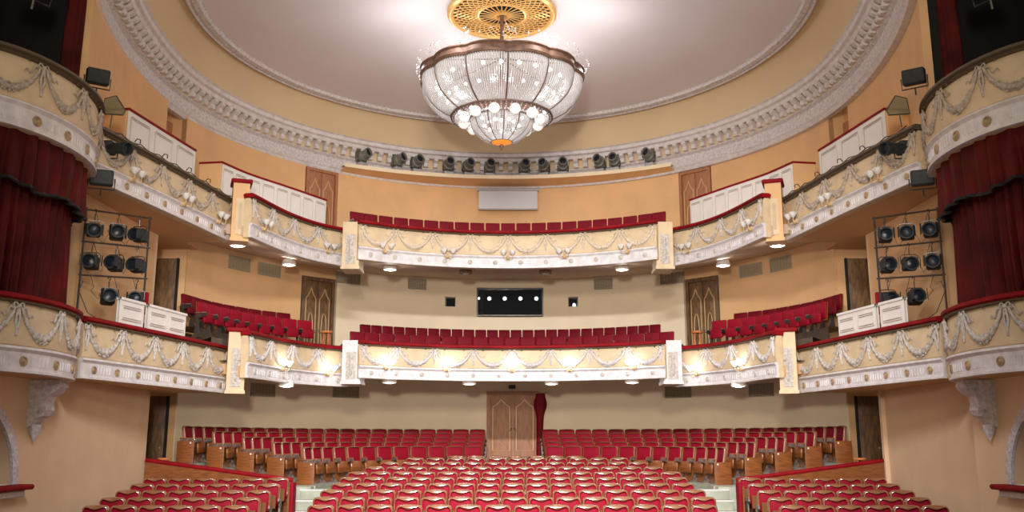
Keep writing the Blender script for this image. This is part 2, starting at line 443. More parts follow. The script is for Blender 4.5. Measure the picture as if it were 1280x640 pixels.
def parapet(c, zb, zt, swags, label, wmat=M_parapet, sconce_at=(), bandm=M_band, group=None, railm=M_rail, rail=True, relief=None, medm=None):
    t = thing('balcony_parapet', label, 'balcony front', (*c.at(.5), zb), 0, group)
    ox, oy = c.at(.5)
    def B(mb, name, m, smooth=35):
        mb.v = [(x-ox, y-oy, z-zb) for x, y, z in mb.v]
        return mb.build(name, m, t, smooth)
    h = zt-zb
    # panel body (slightly swelling), closed at the back
    zp0 = zb+h*.31; zp1 = zt-.13
    prof = [(.0, zp0), (.05, zp0+.05), (.07, zp0+(zp1-zp0)*.35), (.03, zp1-.06), (0, zp1), (-.14, zp1), (-.14, zb), (0, zb), (0, zp0)]
    mb = MB(); R = c.rows(prof); mb.grid(R)
    for e in (0, -1): mb.add([r[e] for r in R[:-1]], [tuple(range(len(R)-1))])
    B(mb, 'panel', wmat)
    # lower mouldings and band with medallions
    prof = [(.0, zp0+.03), (.09, zp0+.02), (.11, zp0-.02), (.07, zp0-.05), (.05, zp0-.07), (.05, zb+.05), (.08, zb+.04), (.08, zb), (0, zb)]
    mb = MB(); R = c.rows(prof); mb.grid(R)
    for e in (0, -1): mb.add([r[e] for r in R], [tuple(range(len(R)))])
    zc = (zp0-.07+zb+.05)/2; rr = (zp0-.12-zb)/2*.62
    nm = max(3, int(c.L/.72))
    for i in range(nm):
        u = (i+.5)/nm; a = c.ang(u); x, y = c.at(u, .05)
        mx = Matrix.Rotation(a, 4, 'Z') @ Matrix.Rotation(PI/2, 4, 'X')
        md = MB(); md.lathe([(rr, 0), (rr*.98, .02), (rr*.72, .03), (rr*.6, .012), (rr*.3, .03), (.001, .035)], (x, y, zc), 12, mx); B(md, 'medallion', medm or M_med)
        # flutes between medallions
        for q in range(5):
            uu = u + (.5/nm)*(.45+ q*.275)/1.0*.9
            if uu > .99: continue
            x, y = c.at(uu, .055); mb.box((x, y, zc), (.03, .02, rr*1.7), c.ang(uu))
    B(mb, 'band', bandm)
    # garland relief
    mb = MB(); wl = c.L/swags; zt_ = zp1-.07; dep = (zp1-zp0)*.66
    for k in range(swags):
        pts = []; rad = []
        for i in range(29):
            v = i/28; u = (k+.06+.88*v)/swags
            z = zt_-.03-dep*(1-(2*v-1)**2)**.8*.95
            x, y = c.at(u, .085); pts.append((x, y, z)); rad.append(.022+.034*math.sin(PI*v))
        lump_tube(mb, pts, rad, None, 2.2)
        pts2 = [(p[0], p[1], p[2]+.055+.02*math.sin(i*1.9)) for i, p in enumerate(pts)][5:-5]
        mb.tube(pts2, [.014+.012*abs(math.sin(i*1.3)) for i in range(len(pts2))], 5)
        for i in range(2, 27):   # leaves along the swag
            p = pts[i]; q = rad[i]*.75
            for sg in (-1, 1):
                mb.octa((p[0]+random.uniform(-.01, .01), p[1], p[2]+sg*rad[i]*random.uniform(.75, 1.25)), q*random.uniform(.5, .8), q*random.uniform(.5, 1.0))
        # bow sprays inside the swag
        for sgn in (-1, 1):
            pp = []
            for i in range(8):
                v = i/7; u = (k+.5+sgn*(.40-.20*v))/swags; x, y = c.at(u, .075)
                pp.append((x, y, zt_-.05-.14*v+.05*math.sin(v*9)))
            mb.tube(pp, [.02*(1-.08*i) for i in range(8)], 5)
    for k in range(swags+1):
        # bow knot and hanging ribbons between swags
        u = min(max(k/swags, .012), .988); x, y = c.at(u, .085)
        mb.ball((x, y, zt_-.02), .045, 7, 4)
        for sgn in (-1, 1):
            pp = [(*c.at(u+sgn*(.05+.05*math.sin(i*.9))*wl/c.L*.9*(i/6), .08), zt_-.02-dep*.95*(i/6)) for i in range(7)]
            mb.tube(pp, [.026, .03, .022, .03, .022, .028, .012], 5)
            pp = [(*c.at(u+sgn*.09*wl/c.L*math.sin(PI*i/6), .08), zt_+.05*math.sin(2*PI*i/6)) for i in range(7)]
            mb.tube(pp, .014, 5)
    B(mb, 'garland_relief', relief or M_stucco2, 60)
    if rail:
        mb = MB(); prof = [(-.16, zt-.14), (-.20, zt-.03), (-.14, zt), (.05, zt), (.12, zt-.03), (.13, zt-.08), (.08, zt-.11), (-.16, zt-.11)]
        R = c.rows(prof); mb.grid(R)
        for e in (0, -1): mb.add([r[e] for r in R], [tuple(range(len(R)))])
        B(mb, 'rail_cushion', railm, 50)
        mb = MB(); prof = [(.08, zt-.11), (.10, zt-.14), (.03, zt-.155), (-.1, zt-.15), (-.1, zt-.11)]
        R = c.rows(prof); mb.grid(R)
        ns = int(c.L/.55)
        for i in range(ns):
            x, y = c.at((i+.5)/ns, .08); mb.ball((x, y, zt-.165), .022, 6, 4)
        B(mb, 'rail_edging', M_darkrail)
    return t
def soffit(c, zb, zw, m, phi0, phi1, dx=0, dw=0.0, n=31):
    """ceiling under the balcony from the parapet curve back to the wall"""
    rows = []
    fr = [(*c.at(i/(n-1), -.02), zb+.02) for i in range(n)]
    bk = [(*wp(phi0+(phi1-phi0)*i/(n-1), dw, 1, dx), zw) for i in range(n)]
    mb = MB(); mb.grid([fr, bk]); mb.grid([[(x, y, z+.25) for x, y, z in bk], [(x, y, z+.25) for x, y, z in fr]])
    mb.add([fr[0], bk[0], (bk[0][0], bk[0][1], bk[0][2]+.25), (fr[0][0], fr[0][1], fr[0][2]+.25)], [(0,1,2,3)])
    mb.add([fr[-1], bk[-1], (bk[-1][0], bk[-1][1], bk[-1][2]+.25), (fr[-1][0], fr[-1][1], fr[-1][2]+.25)], [(0,1,2,3)])
    return struct(mb.build('ceiling', m, smooth=20))

cc_pts = []
def centre_curve(dx):
    Rc = 7.0; P = []
    for i in range(9):
        a = R_(-37+74*i/8); P.append((Rc*math.sin(a)+dx, 19.7+Rc*math.cos(a)))
    return Curve(P, 81)     # left to right: right-hand side faces the stage
def sec2(s, dx):
    P = [(-6.46, 22.4), (-6.04, 24.2), (-5.5, 25.5), (-4.72, 26.45)]
    if s < 0: return Curve([(x+dx, y) for x, y in P], 41)
    return Curve([(-x+dx, y) for x, y in reversed(P)], 41)
def sec3(s, dx):
    P = [(-8.10, 17.25), (-7.97, 17.8), (-7.56, 20.1), (-7.12, 23.0)]
    if s < 0: return Curve([(x+dx, y) for x, y in P], 41)
    return Curve([(-x+dx, y) for x, y in reversed(P)], 41)
CU, CM = centre_curve(DXU), centre_curve(0.0)
PAR = {}
M_med = mat('medallion_paint', (.60, .54, .48), .5, var=.2, vscale=9)
M_medg = mat('gilded_medallion', (.44, .31, .17), .45, metal=.15, var=.35, vscale=9)
M_rel_b = mat('brown_stucco_relief', (.56, .47, .38), .6, col2=(.36, .29, .23), vscale=18, bump=.6, bscale=40)
M_rel_c = mat('cream_stucco_relief', (.76, .64, .48), .6, col2=(.58, .47, .36), vscale=18, bump=.5, bscale=40)
M_rel_w = mat('pale_stucco_relief', (.74, .69, .66), .6, col2=(.52, .47, .46), vscale=18, bump=.5, bscale=40)
PAR['uc'] = parapet(CU, 4.96, 6.1, 8, 'upper centre balcony front with swag garlands below dark red seat backs', group='upper balcony fronts', relief=M_rel_c)
PAR['lc'] = parapet(CM, 1.66, 2.70, 8, 'lower centre balcony front lit by five glowing sconces', group='lower balcony fronts', relief=M_rel_w)
for s, nm in ((-1, 'left'), (1, 'right')):
    PAR['u2', s] = parapet(sec2(s, DXU), 4.96, 6.1, 4, f'curved upper {nm} balcony front between two tan piers', group='upper balcony fronts')
    PAR['l2', s] = parapet(sec2(s, 0), 1.48, 2.63, 4, f'curved lower {nm} balcony front with two glowing sconces', group='lower balcony fronts', relief=M_rel_w)
    PAR['u3', s] = parapet(sec3(s, DXU), 4.96, 6.1, 5, f'long straight upper {nm} balcony front nearest the stage box', group='upper balcony fronts', railm=M_darkrail, medm=M_medg, relief=M_rel_b)
    PAR['l3', s] = parapet(sec3(s, 0), 1.13, 2.30, 5, f'long straight lower {nm} balcony front carrying the white panels', group='lower balcony fronts', medm=M_medg)

# soffits and balcony floors
soffit(CU, 4.96, 5.55, M_soffit, -40, 40, DXU); soffit(CM, 1.66, 2.0, M_soffit2, -40, 40)
for s in (-1, 1):
    a, b = (-86, -40) if s < 0 else (40, 86)
    soffit(sec2(s, DXU), 4.96, 5.55, M_soffit, a, b, DXU)
    soffit(sec2(s, 0), 1.48, 1.9, M_soffit2, a, b)
    c3 = sec3(s, DXU); c3l = sec3(s, 0)
    for c, zb, m in ((c3, 4.96, M_soffit2), (c3l, 1.13, M_soffit2)):
        mb = MB(); n = 15
        f0 = [(*c.at(i/(n-1), -.02), zb+.02) for i in range(n)]
        xe = 9.95*s
        b0 = [(xe, p[1]+(.35 if i == (n-1 if s < 0 else 0) else 0), zb+.02) for i, p in enumerate(f0)]
        mb.grid([f0, b0]); mb.grid([[(x, y, z+.3) for x, y, z in b0], [(x, y, z+.3) for x, y, z in f0]])
        e = n-1 if s < 0 else 0
        mb.add([f0[e], b0[e], (*b0[e][:2], b0[e][2]+.5), (*f0[e][:2], f0[e][2]+.5)], [(0,1,2,3)])
        struct(mb.build('ceiling', m, smooth=20))

# piers between the sections
def pier(x, y, w_, d, z0, z1, m, label, group, rz=0, cush=True):
    t = thing('balcony_pier', label, 'pier', (x, y, z0), rz, group); h = z1-z0
    mb = MB(); mb.box((0, 0, h/2+.03), (w_, d, h-.06)); mb.box((0, 0, .04), (w_+.05, d+.05, .08)); mb.build('shaft', m, t)
    mb = MB(); mb.box((0, -d/2-.012, h*.42), (w_*.55, .025, h*.62))
    mb.tube([(0, -d/2-.03, h*.2+i*h*.05) for i in range(10)], [.03+.02*abs(math.sin(i*1.7)) for i in range(10)], 6)
    mb.build('relief_strip', M_stucco2 if m is not M_orange else M_parapet, t)
    if cush:
        mb = MB(); mb.box((0, 0, h+.05), (w_+.12, d+.14, .10), bev=.03); mb.build('cushion', M_rail, t)
    return t
for s, nm in ((-1, 'left'), (1, 'right')):
    pier(s*6.80+DXU, 22.72, .40, .5, 4.88, 6.38, M_orange, f'tan upper {nm} balcony pier with red cushion top', 'upper balcony piers', s*.35*-1)
    pier(s*6.80, 22.72, .42, .5, 1.10, 2.60, M_parapet, f'white lower {nm} balcony pier with red cushion top', 'lower balcony piers', s*.35*-1)
    pier(s*4.42+DXU, 25.75, .48, .8, 4.70, 6.06, M_parapet, f'cream upper {nm} pier beside the centre balcony front', 'upper balcony piers', 0, False)
    pier(s*4.42, 25.75, .50, .8, 1.50, 2.70, M_band, f'white lower {nm} pier beside the centre balcony front', 'lower balcony piers', 0, False)

# ------------------------------------------------------------------ stage boxes
def ell(s, a, ax=1.0, ay=1.9, dx=0, cx=8.72, cy=15.55):
    return (s*(cx-ax*math.cos(a))+dx, cy+ay*math.sin(a))
for s, nm in ((-1, 'left'), (1, 'right')):
    P = [ell(s, R_(a)) for a in frange(-82, 84, 13)]
    if s > 0: P = P[::-1]
    cb = Curve(P, 61)
    Pl = [ell(s, R_(a), .98, 1.8) for a in frange(-82, 84, 13)]
    if s > 0: Pl = Pl[::-1]
    cl = Curve(Pl, 61)
    PAR['ub', s] = parapet(cb, 4.96, 6.30, 4, f'bulging upper {nm} stage box front above the velvet curtain', group='stage box fronts', railm=M_darkrail, medm=M_medg, relief=M_rel_b)
    PAR['lb', s] = parapet(cl, 1.05, 2.30, 4, f'bulging lower {nm} stage box front below the velvet curtain', group='stage box fronts', medm=M_medg)
    # box floors and dark interiors
    for c, z in ((cb, 4.98), (cl, 1.07)):
        mb = MB(); n = 31
        f0 = [(*c.at(i/(n-1), -.03), z) for i in range(n)]; b0 = [(s*9.9, p[1], z) for p in f0]
        mb.grid([f0, b0]); mb.grid([[(x, y, z+.2) for x, y, z in f0], [(x, y, z+.2) for x, y, z in b0]])
        struct(mb.build('floor', M_soffit2, smooth=20))
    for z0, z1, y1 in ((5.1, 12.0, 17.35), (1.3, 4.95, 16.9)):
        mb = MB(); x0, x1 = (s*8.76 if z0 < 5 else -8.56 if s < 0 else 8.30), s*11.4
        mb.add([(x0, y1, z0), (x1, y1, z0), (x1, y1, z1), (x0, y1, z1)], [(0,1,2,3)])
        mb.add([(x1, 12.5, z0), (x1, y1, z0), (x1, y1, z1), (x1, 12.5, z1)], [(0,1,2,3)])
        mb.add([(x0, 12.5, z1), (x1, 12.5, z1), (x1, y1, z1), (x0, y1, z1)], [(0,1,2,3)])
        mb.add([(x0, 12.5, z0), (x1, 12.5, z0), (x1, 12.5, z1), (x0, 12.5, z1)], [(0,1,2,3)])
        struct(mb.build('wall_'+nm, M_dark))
    # curtains
    def drape(name, label, a0, a1, ax, ay, zt, zbf, folds, amp, cat='curtain', m=M_curtain, fringe=False, tz=None):
        t = thing(name, label, cat, (*ell(s, R_((a0+a1)/2), ax, ay), zbf(.5)), 0)
        ox, oy, oz = t.location; N = 160; rows = []
        for j in range(13):
            v = j/12; row = []
            for i in range(N):
                u = i/(N-1); a = R_(a0+(a1-a0)*u*(1 if tz is None else tz(v)))
                w_ = 1.35*amp*(.6+.4*v)*(math.sin(u*folds*2*PI+1.2*math.sin(u*17)+.5*v)+.45*math.sin(u*folds*3.3*PI+1+v*2)+.3*math.sin(u*9+3*v))
                x, y = ell(s, a, ax-w_*.9, ay-w_)
                zb_ = zbf(u); row.append((x-ox, y-oy, zt+(zb_-zt)*v-oz))
            rows.append(row)
        mb = MB(); mb.grid(rows); mb.grid([[(p[0]+s*.015, p[1], p[2]) for p in r] for r in rows], flip=True)
        o = mb.build('drape', m, t, 80)
        if fringe:
            mb = MB(); mb.tube(rows[-1][::2], .03, 5); mb.build('fringe', M_dark, t)
        return t
    drape('valance_curtain', f'red velvet valance hanging under the upper {nm} stage box', -80, 84, .90, 1.8, 5.02, lambda u: 4.02+.12*abs(math.sin(u*9)), 13, .045, fringe=True, cat='curtain')
    drape('stage_box_curtain', f'dark red velvet curtain closing the lower {nm} stage box', -80, 78, .66, 1.60, 4.90, lambda u: 2.33, 19, .045, tz=lambda v: 1-.05*v)
    # dark curtain at the edge of the upper box opening
    t = thing('box_curtain', f'dark maroon curtain gathered at the upper {nm} box opening', 'curtain', (s*8.75, 17.0, 6.4), 0)
    rows = []
    for j in range(20):
        v = j/19; rows.append([(s*(-.10+.07*math.sin(i*1.4+v)), -.35+.045*i+(.12*math.sin(v*5)+.15*v)*(i/16-1)*-.5, 4.2*(1-v)) for i in range(17)])
    mb = MB(); mb.grid(rows); mb.grid([[(p[0]+s*.02, p[1], p[2]) for p in r] for r in rows], flip=True)
    mb.build('drape', M_curtain, t, 80)
    # carved console bracket under the lower box
    t = thing('scroll_bracket', f'carved scroll bracket under the lower {nm} stage box', 'bracket', (s*8.62, 16.75, .22), 0)
    mb = MB(); prof = [(0, .84), (.52, .84), (.54, .72), (.46, .62), (.34, .55), (.30, .42), (.33, .30), (.28, .20), (.16, .16), (.06, .02), (0, 0)]
    n = len(prof); L = [(-s*a, -.16, b) for a, b in prof]; Q = [(-s*a, .16, b) for a, b in prof]
    mb.add(L+Q, [tuple(range(n)), tuple(reversed(range(n, 2*n)))]+[(j, j+n, (j+1) % n+n, (j+1) % n) for j in range(n)])
    for yy in (-.17, .17):
        mb.tube([(-s*(.38+.09*math.cos(a)*(1-a/12)), yy, .70+.09*math.sin(a)*(1-a/12)) for a in frange(0, 9, 20)], .02, 5)
        mb.tube([(-s*(.22+.07*math.cos(a)*(1-a/12)), yy, .27+.07*math.sin(a)*(1-a/12)) for a in frange(0, 9, 20)], .02, 5)
    mb.build('scroll', M_stucco, t)
    mb = MB(); mb.lathe([(.001, -.26), (.05, -.16), (.10, -.05), (.12, .04), (.04, .06)], (-s*.08, 0, 0), 8); mb.build('drop_ornament', M_stucco, t)
    # arch trim, sill and dark pane
    t = thing('arched_opening', f'arched {nm} wall opening with white moulding and red padded sill', 'arched opening', (s*8.62, 14.95, -.75), 0)
    mb = MB(); pr = [(1.29, .0), (1.29, -.05), (1.36, -.07), (1.42, -.05), (1.46, -.055), (1.50, -.0)]
    mb.grid([[(s*o, r*math.cos(a), r*math.sin(a)) for a in frange(0, PI, 33)] for r, o in pr]); mb.build('arch_moulding', M_stucco, t)
    mb = MB(); mb.box((-s*.10, 0, -.05), (.34, 3.3, .09), bev=.04); mb.build('padded_sill', M_rail, t)
    mb = MB(); mb.box((-s*.06, 0, -.16), (.20, 3.1, .12), bev=.03); mb.build('sill_moulding', M_band, t)
    mb = MB(); mb.add([(s*.55, 1.3*math.cos(a), 1.3*math.sin(a)) for a in frange(0, PI, 25)], [tuple(range(25))]); mb.build('dark_pane', M_dark, t)
    mb = MB(); mb.tube([(s*.5, .0, 0), (s*.5, 0, 1.3)], .03, 4); mb.tube([(s*.5, .65*math.cos(a), .65*math.sin(a)) for a in frange(0, PI, 13)], .03, 4); mb.build('glazing_bars', M_doord, t)

# ------------------------------------------------------------------ doors
def door_leafs(name, label, phi, z0, z1, half, m=M_doorw, off=.02, dx=0, frame=M_doorw, flat=False, kind='ogee'):
    x, y = wp(phi, off, 1, dx)
    t = thing(name, label, 'door', (x, y, z0), -R_(phi)); h = z1-z0
    struct(t)
    for a in (-1, 1):
        mb = MB(); mb.box((a*half/2, 0, h/2), (half-.015, .06, h), bev=.01); lf = mb.build('door_leaf', m, t)
        mb = MB()   # ogee-arched moulding on each leaf
        hw = half*.36; pts = []
        for i in range(13):
            v = i/12; pts.append((a*half/2-hw+hw*v, -.04, h*.80+h*.12*(v**2)*(1.0)+.03*math.sin(v*PI)))
        pts += [(a*half/2+(a*half/2-p[0]), p[1], p[2]) for p in reversed(pts[:-1])]
        pts = [(a*half/2-hw, -.04, h*.10)] + pts + [(a*half/2+hw, -.04, h*.10)]
        mb.tube(pts, .018, 5, closed=True)
        pts = [(a*half/2+hw*.55*math.sin(q*2*PI/20)*abs(math.cos(q*PI/20))**.3, -.04, h*.42+h*.22*math.cos(q*2*PI/20)) for q in range(20)]
        mb.tube(pts, .012, 5, closed=True)
        mb.build('carved_moulding', M_brass, lf)
        mb = MB(); mb.ball((a*.06, -.06, h*.45), .03, 8, 6); mb.tube([(a*.06, -.04, h*.45), (a*.06, -.08, h*.42), (a*.15, -.08, h*.42)], .012, 5); mb.build('door_handle', M_steel, lf)
    mb = MB(); fw = .10
    for a in (-1, 1): mb.box((a*(half+fw/2), .0, h/2), (fw, .16, h))
    mb.box((0, 0, h+fw/2), (2*half+2*fw, .16, fw)); mb.build('door_frame', frame, t)
    return t
door_leafs('door_1', 'carved double wooden door behind the centre aisle', .2, -.56, 1.53, .80, off=.06)
k = 2
for s, nm in ((-1, 'left'), (1, 'right')):
    door_leafs(f'door_{k}', f'dark wooden double door at {nm} of the middle gallery', s*42.5, 2.2, 5.08, .50, m=M_doord, off=-.08, dx=DXM, frame=M_doord); k += 1
    door_leafs(f'door_{k}', f'tall orange wooden door on the upper {nm} gallery', s*42.5, 5.8, 8.75, .50, off=-.02, dx=DXU); k += 1
    for z0, z1, q in ((-1.2, 1.15, 'lower'), (2.2, 4.9, 'middle')):
        t = thing(f'door_{k}', f'narrow dark door in the {q} {nm} corner recess', 'door', (s*9.50, 24.86, z0)); struct(t); k += 1
        mb = MB(); mb.box((0, 0, (z1-z0)/2), (.62, .06, z1-z0), bev=.01); lf = mb.build('door_leaf', M_doord, t)
        mb = MB()
        for a in (-1, 1): mb.box((a*.33, -.04, (z1-z0)/2), (.05, .1, z1-z0))
        mb.build('door_frame', M_dark, t)
        mb = MB(); mb.ball((.2, -.06, 1.0), .03, 7, 5); mb.build('door_handle', M_brass, lf)
    # recess door on top gallery
    x, y = wp(81.8*s, -.36, 1, DXU)
    t = thing(f'door_{k}', f'wooden door inside the recess on the upper {nm} wall', 'door', (x, y, 6.0), -R_(81.8*s)); struct(t); k += 1
    mb = MB(); mb.box((0, 0, 1.35), (.84, .06, 2.7), bev=.01); lf = mb.build('door_leaf', M_doorw, t)
    mb = MB(); mb.tube([(-.25, -.04, .3), (-.25, -.04, 2.2), (0, -.04, 2.45), (.25, -.04, 2.2), (.25, -.04, .3)], .02, 5, closed=True); mb.build('carved_moulding', M_brass, lf)
# drape beside the centre door
t = thing('door_curtain', 'narrow dark red curtain gathered right of the centre door', 'curtain', (.98, 31.75, -.56))
rows = []
for j in range(22):
    v = j/21; hw = .13+.09*math.exp(-((v-.18)/.12)**2)-.04*v
    rows.append([(hw*math.cos(2*PI*i/22)*(1+.12*math.sin(i*2.4))-.06*v, .07*math.sin(2*PI*i/22), 2.12*(1-v)) for i in range(22)])
mb = MB(); mb.grid(rows, closed=True); mb.build('drape', M_velvet2, t, 80)
mb = MB(); mb.tube([(-.2, 0, 2.14), (.25, 0, 2.14)], .015, 6); mb.build('curtain_rod', M_brass, t)
# exit lamp above the centre door
t = thing('exit_lamp', 'small dark box lamp above the centre door', 'lamp', (0, 31.86, 1.72))
mb = MB(); mb.box((0, 0, .07), (.24, .08, .13), bev=.015); mb.build('housing', M_black, t)
mb = MB(); mb.box((0, -.045, .07), (.2, .01, .09)); mb.build('lens', M_lens, t)

# ------------------------------------------------------------------ booth windows
def window(n, a, b, z0, z1, label):
    t = thing(f'window_{n}', label, 'window', ((a+b)/2+DXM, DC+RW-.03, z0)); struct(t); w_ = b-a; h = z1-z0
    mb = MB(); fw = .045
    for sx in (-1, 1): mb.box((sx*(w_/2), 0, h/2), (fw, .12, h))
    mb.box((0, 0, 0), (w_+fw, .14, fw)); mb.box((0, 0, h), (w_+fw, .12, fw)); mb.build('window_frame', M_iron, t)
    mb = MB(); mb.box((0, .03, h/2), (w_-.02, .01, h-.02)); mb.build('pane', M_glassd, t)
window(1, -1.16, 1.14, 4.27, 5.22, 'wide dark control booth window above the middle gallery seats')
window(2, -2.27, -1.91, 4.56, 4.90, 'small square dark window left of the booth window')
window(3, 2.02, 2.36, 4.56, 4.90, 'small square dark window right of the booth window')
mb = MB()
mb.box((0, 34.2, 4.7), (5.6, .1, 1.8)); mb.box((0, 33.2, 3.95), (5.6, 2, .05)); mb.box((0, 33.2, 5.5), (5.6, 2, .05))
for s in (-1, 1): mb.box((s*2.8, 33.2, 4.7), (.05, 2, 1.8))
struct(mb.build('wall_booth', M_dark))
mb = MB()
for x in (-1.18, 1.16): mb.box((x, 32.7, 4.75), (.28, .5, 1.0))
struct(mb.build('wall_booth', M_blue))
for i, x in enumerate((-1.12, -.75, -.2, .36, .93)):
    t = thing('booth_lamp', f'white globe lamp inside the booth window, {ORD[i+1]} from left', 'lamp', (x+DXM, 32.5, 4.88), 0, 'globe lamps inside the booth')
    mb = MB(); mb.ball((0, 0, .07), .07, 10, 8); mb.build('globe', M_bulbs, t)
    mb = MB(); mb.tube([(0, 0, .13), (0, 0, .62)], .012, 5); mb.build('stem', M_black, t)
t = thing('booth_lamp', 'white lamp inside the small window right of the booth', 'lamp', (2.2, 32.3, 4.60), 0, 'globe lamps inside the booth')
mb = MB(); mb.ball((0, 0, .08), .06, 10, 8, (1, 1, 1.3)); mb.build('globe', M_bulbs, t)
mb = MB(); mb.box((0, 0, -.02), (.06, .06, .06)); mb.build('base', M_black, t)

# projection screen box below ledge
t = thing('projection_screen', 'grey rectangular roller screen hanging below the spotlight ledge', 'screen', (-.02+DXU, 31.72, 8.02))
mb = MB(); mb.box((0, 0, .36), (2.08, .02, .66)); mb.build('cloth', M_screen, t)
mb = MB(); mb.tube([(-1.1, 0, .74), (1.1, 0, .74)], .06, 10); mb.build('roller_case', M_grey, t)
mb = MB(); mb.box((0, 0, .02), (2.12, .05, .05), bev=.01); mb.build('bottom_bar', M_grey, t)

# vents
def vent(phi, z, w_, h, dx, label):
    x, y = wp(phi, .03, 1, dx)
    t = thing('air_vent', label, 'air vent', (x, y, z), -R_(phi), 'wall ventilation grilles')
    mb = MB()
    for sx in (-1, 1): mb.box((sx*w_/2, 0, h/2), (.03, .04, h))
    mb.box((0, 0, 0), (w_+.03, .04, .03)); mb.box((0, 0, h), (w_+.03, .04, .03)); mb.build('frame', M_vent, t)
    mb = MB(); n = 9
    for i in range(n): mb.box((0, .0, h*(i+.5)/n), (w_, .03, h/n*.5), mtx=Matrix.Rotation(.5, 4, 'X'))
    for i in range(7): mb.box((-w_/2+w_*(i+.5)/7, .005, h/2), (.012, .02, h))
    mb.build('grille', M_vent, t)
for s, nm in ((-1, 'left'), (1, 'right')):
    vent(s*36, 5.12, .85, .34, DXM, f'mesh air vent beside the middle gallery {nm} door, wall centre side')
    vent(s*20.5, 5.12, .62, .34, DXM, f'mesh air vent between {nm} small window and {nm} pier, middle gallery')
    vent(s*54.5, 5.0, .85, .36, DXM, f'air vent on the middle gallery {nm} wall, nearer its door')
    vent(s*62, 5.0, .85, .38, DXM, f'air vent on the middle gallery {nm} wall, farther from its door')
    vent(s*36, 1.36, .9, .34, 0, f'air vent under the lower balcony, {nm} of the centre door')
    vent(s*55, 1.30, .9, .36, 0, f'air vent under the lower balcony on the {nm} curved wall')

# ------------------------------------------------------------------ ledge with spotlights
def ledge_pt(px):   # follow a flatter circle than the wall
    Rl = 10.6; a = math.asin(px/Rl); return (px+DXC+.05, 31.25-Rl+Rl*math.cos(a))
t = thing('spotlight_ledge', 'long curved wooden ledge below the cornice carrying the spotlights', 'ledge', (DXC, 31.3, 9.02))
mb = MB(); xs = frange(-5.45, 5.5, 61); F = [ledge_pt(x) for x in xs]
Bk = []
for (x, y) in F:
    d = Vector((x-DXC, y-DC)); r = max(d.length, 9.05); d.normalize(); Bk.append((DXC+d.x*9.15, DC+d.y*9.15))
def loc_(P, z): return [(x-DXC, y-31.3, z) for x, y in P]
mb.grid([loc_(F, .0), loc_(F, .06), loc_(Bk, .06), loc_(Bk, -.10), loc_(F, .0)])
mb.build('shelf', M_orange, t)
mb = MB(); mb.grid([loc_([ledge_pt(x) for x in xs], .0), [(p[0], p[1]-.05, p[2]) for p in loc_(F, -.01)], [(p[0], p[1]-.05, p[2]) for p in loc_(F, .12)], loc_(F, .12), loc_(F, .0)])
mb.build('front_lip', M_cream, t)

def make_follow(tone):
    t = thing('stage_spotlight', '', 'spotlight')
    mb = MB(); mb.box((0, 0, .09), (.34, .26, .18), bev=.02); mb.box((0, -.14, .09), (.24, .02, .1)); mb.build('base_box', M_grey, t)
    mb = MB()
    for a in (-1, 1): mb.tube([(a*.0, 0, .18), (a*.19, 0, .22), (a*.19, 0, .40)], .016, 5)
    mb.build('yoke', M_iron, t)
    rx = Matrix.Rotation(R_(78), 4, 'X')
    mb = MB(); mb.lathe([(.001, -.34), (.10, -.33), (.15, -.26), (.16, -.12), (.19, -.10), (.19, .10), (.15, .12), (.13, .22), (.15, .24), (.15, .34), (.12, .34), (.11, .28)], (0, 0, .40), 14, rx)
    for q in range(5): mb.box((0, .02+q*.05, .585-q*.004), (.16, .02, .06))
    mb.box((0, .1, .40), (.34, .24, .30), bev=.03)
    mb.build('body', tone, t)
    mb = MB(); mb.lathe([(.001, .29), (.06, .285), (.115, .27)], (0, 0, .40), 14, rx); mb.build('lens', M_lens, t)
    return t
fs = make_follow(M_greyb); st = {}
px = [452, 494, 517, 557, 582, 610, 655, 681, 705, 752, 770, 812]
for i, p in enumerate(px):
    X = (p-633)/1150*31.5; e = abs(X)/5.7
    x, y = ledge_pt(X-.0); y += .32-.10*e
    place(fs, st, (x, y-.02, 9.08), R_(-p*.0+(p-633)*-.11*(-1)), f'grey-green spotlight on the ledge under the cornice, {ORD[i+1]} from left', 'spotlights on the cornice ledge')
    # aim towards the stage
for i, o in enumerate([o for o in C.objects if o.name.startswith('stage_spotlight')]):
    o.scale = (1.0, 1.0, 1.15)
    o.rotation_euler[2] = math.atan2(o.location.x, -(0-o.location.y))*-1*.0 + random.uniform(-.25, .25) + (o.location.x*-.16)

# ------------------------------------------------------------------ chandelier and rosette
CX, CY = -.27, 22.9
t = thing('ceiling_rosette', 'gold pierced lattice rosette in the ceiling above the chandelier', 'ceiling rosette', (CX, CY, 11.16))
mb = MB(); mb.lathe([(1.46, .06), (1.46, -.02), (1.40, -.07), (1.34, -.06), (1.30, -.03), (1.28, .04)], n=64)
mb.lathe([(.66, .04), (.66, -.03), (.61, -.04), (.60, .04)], n=48); mb.lathe([(.22, .04), (.22, -.06), (.15, -.07), (.13, .04)], n=24)
for k in range(24):
    a = 2*PI*k/24; mb.tube([(.2*math.cos(a), .2*math.sin(a), -.02), (.62*math.cos(a), .62*math.sin(a), -.02)], .016, 4)
mb.build('ring_frame', M_gold, t)
mb = MB()
for k in range(40):
    for sg in (-1, 1):
        a0 = 2*PI*k/40
        mb.tube([((.65+.64*i/7)*math.cos(a0+sg*.50*i/7), (.65+.64*i/7)*math.sin(a0+sg*.50*i/7), -.02) for i in range(8)], .020, 4)
mb.build('lattice', M_gold, t)
mb = MB(); mb.lathe([(1.30, .05), (.6, .055), (.01, .06)], n=40); mb.build('dark_shaft', M_dark, t)

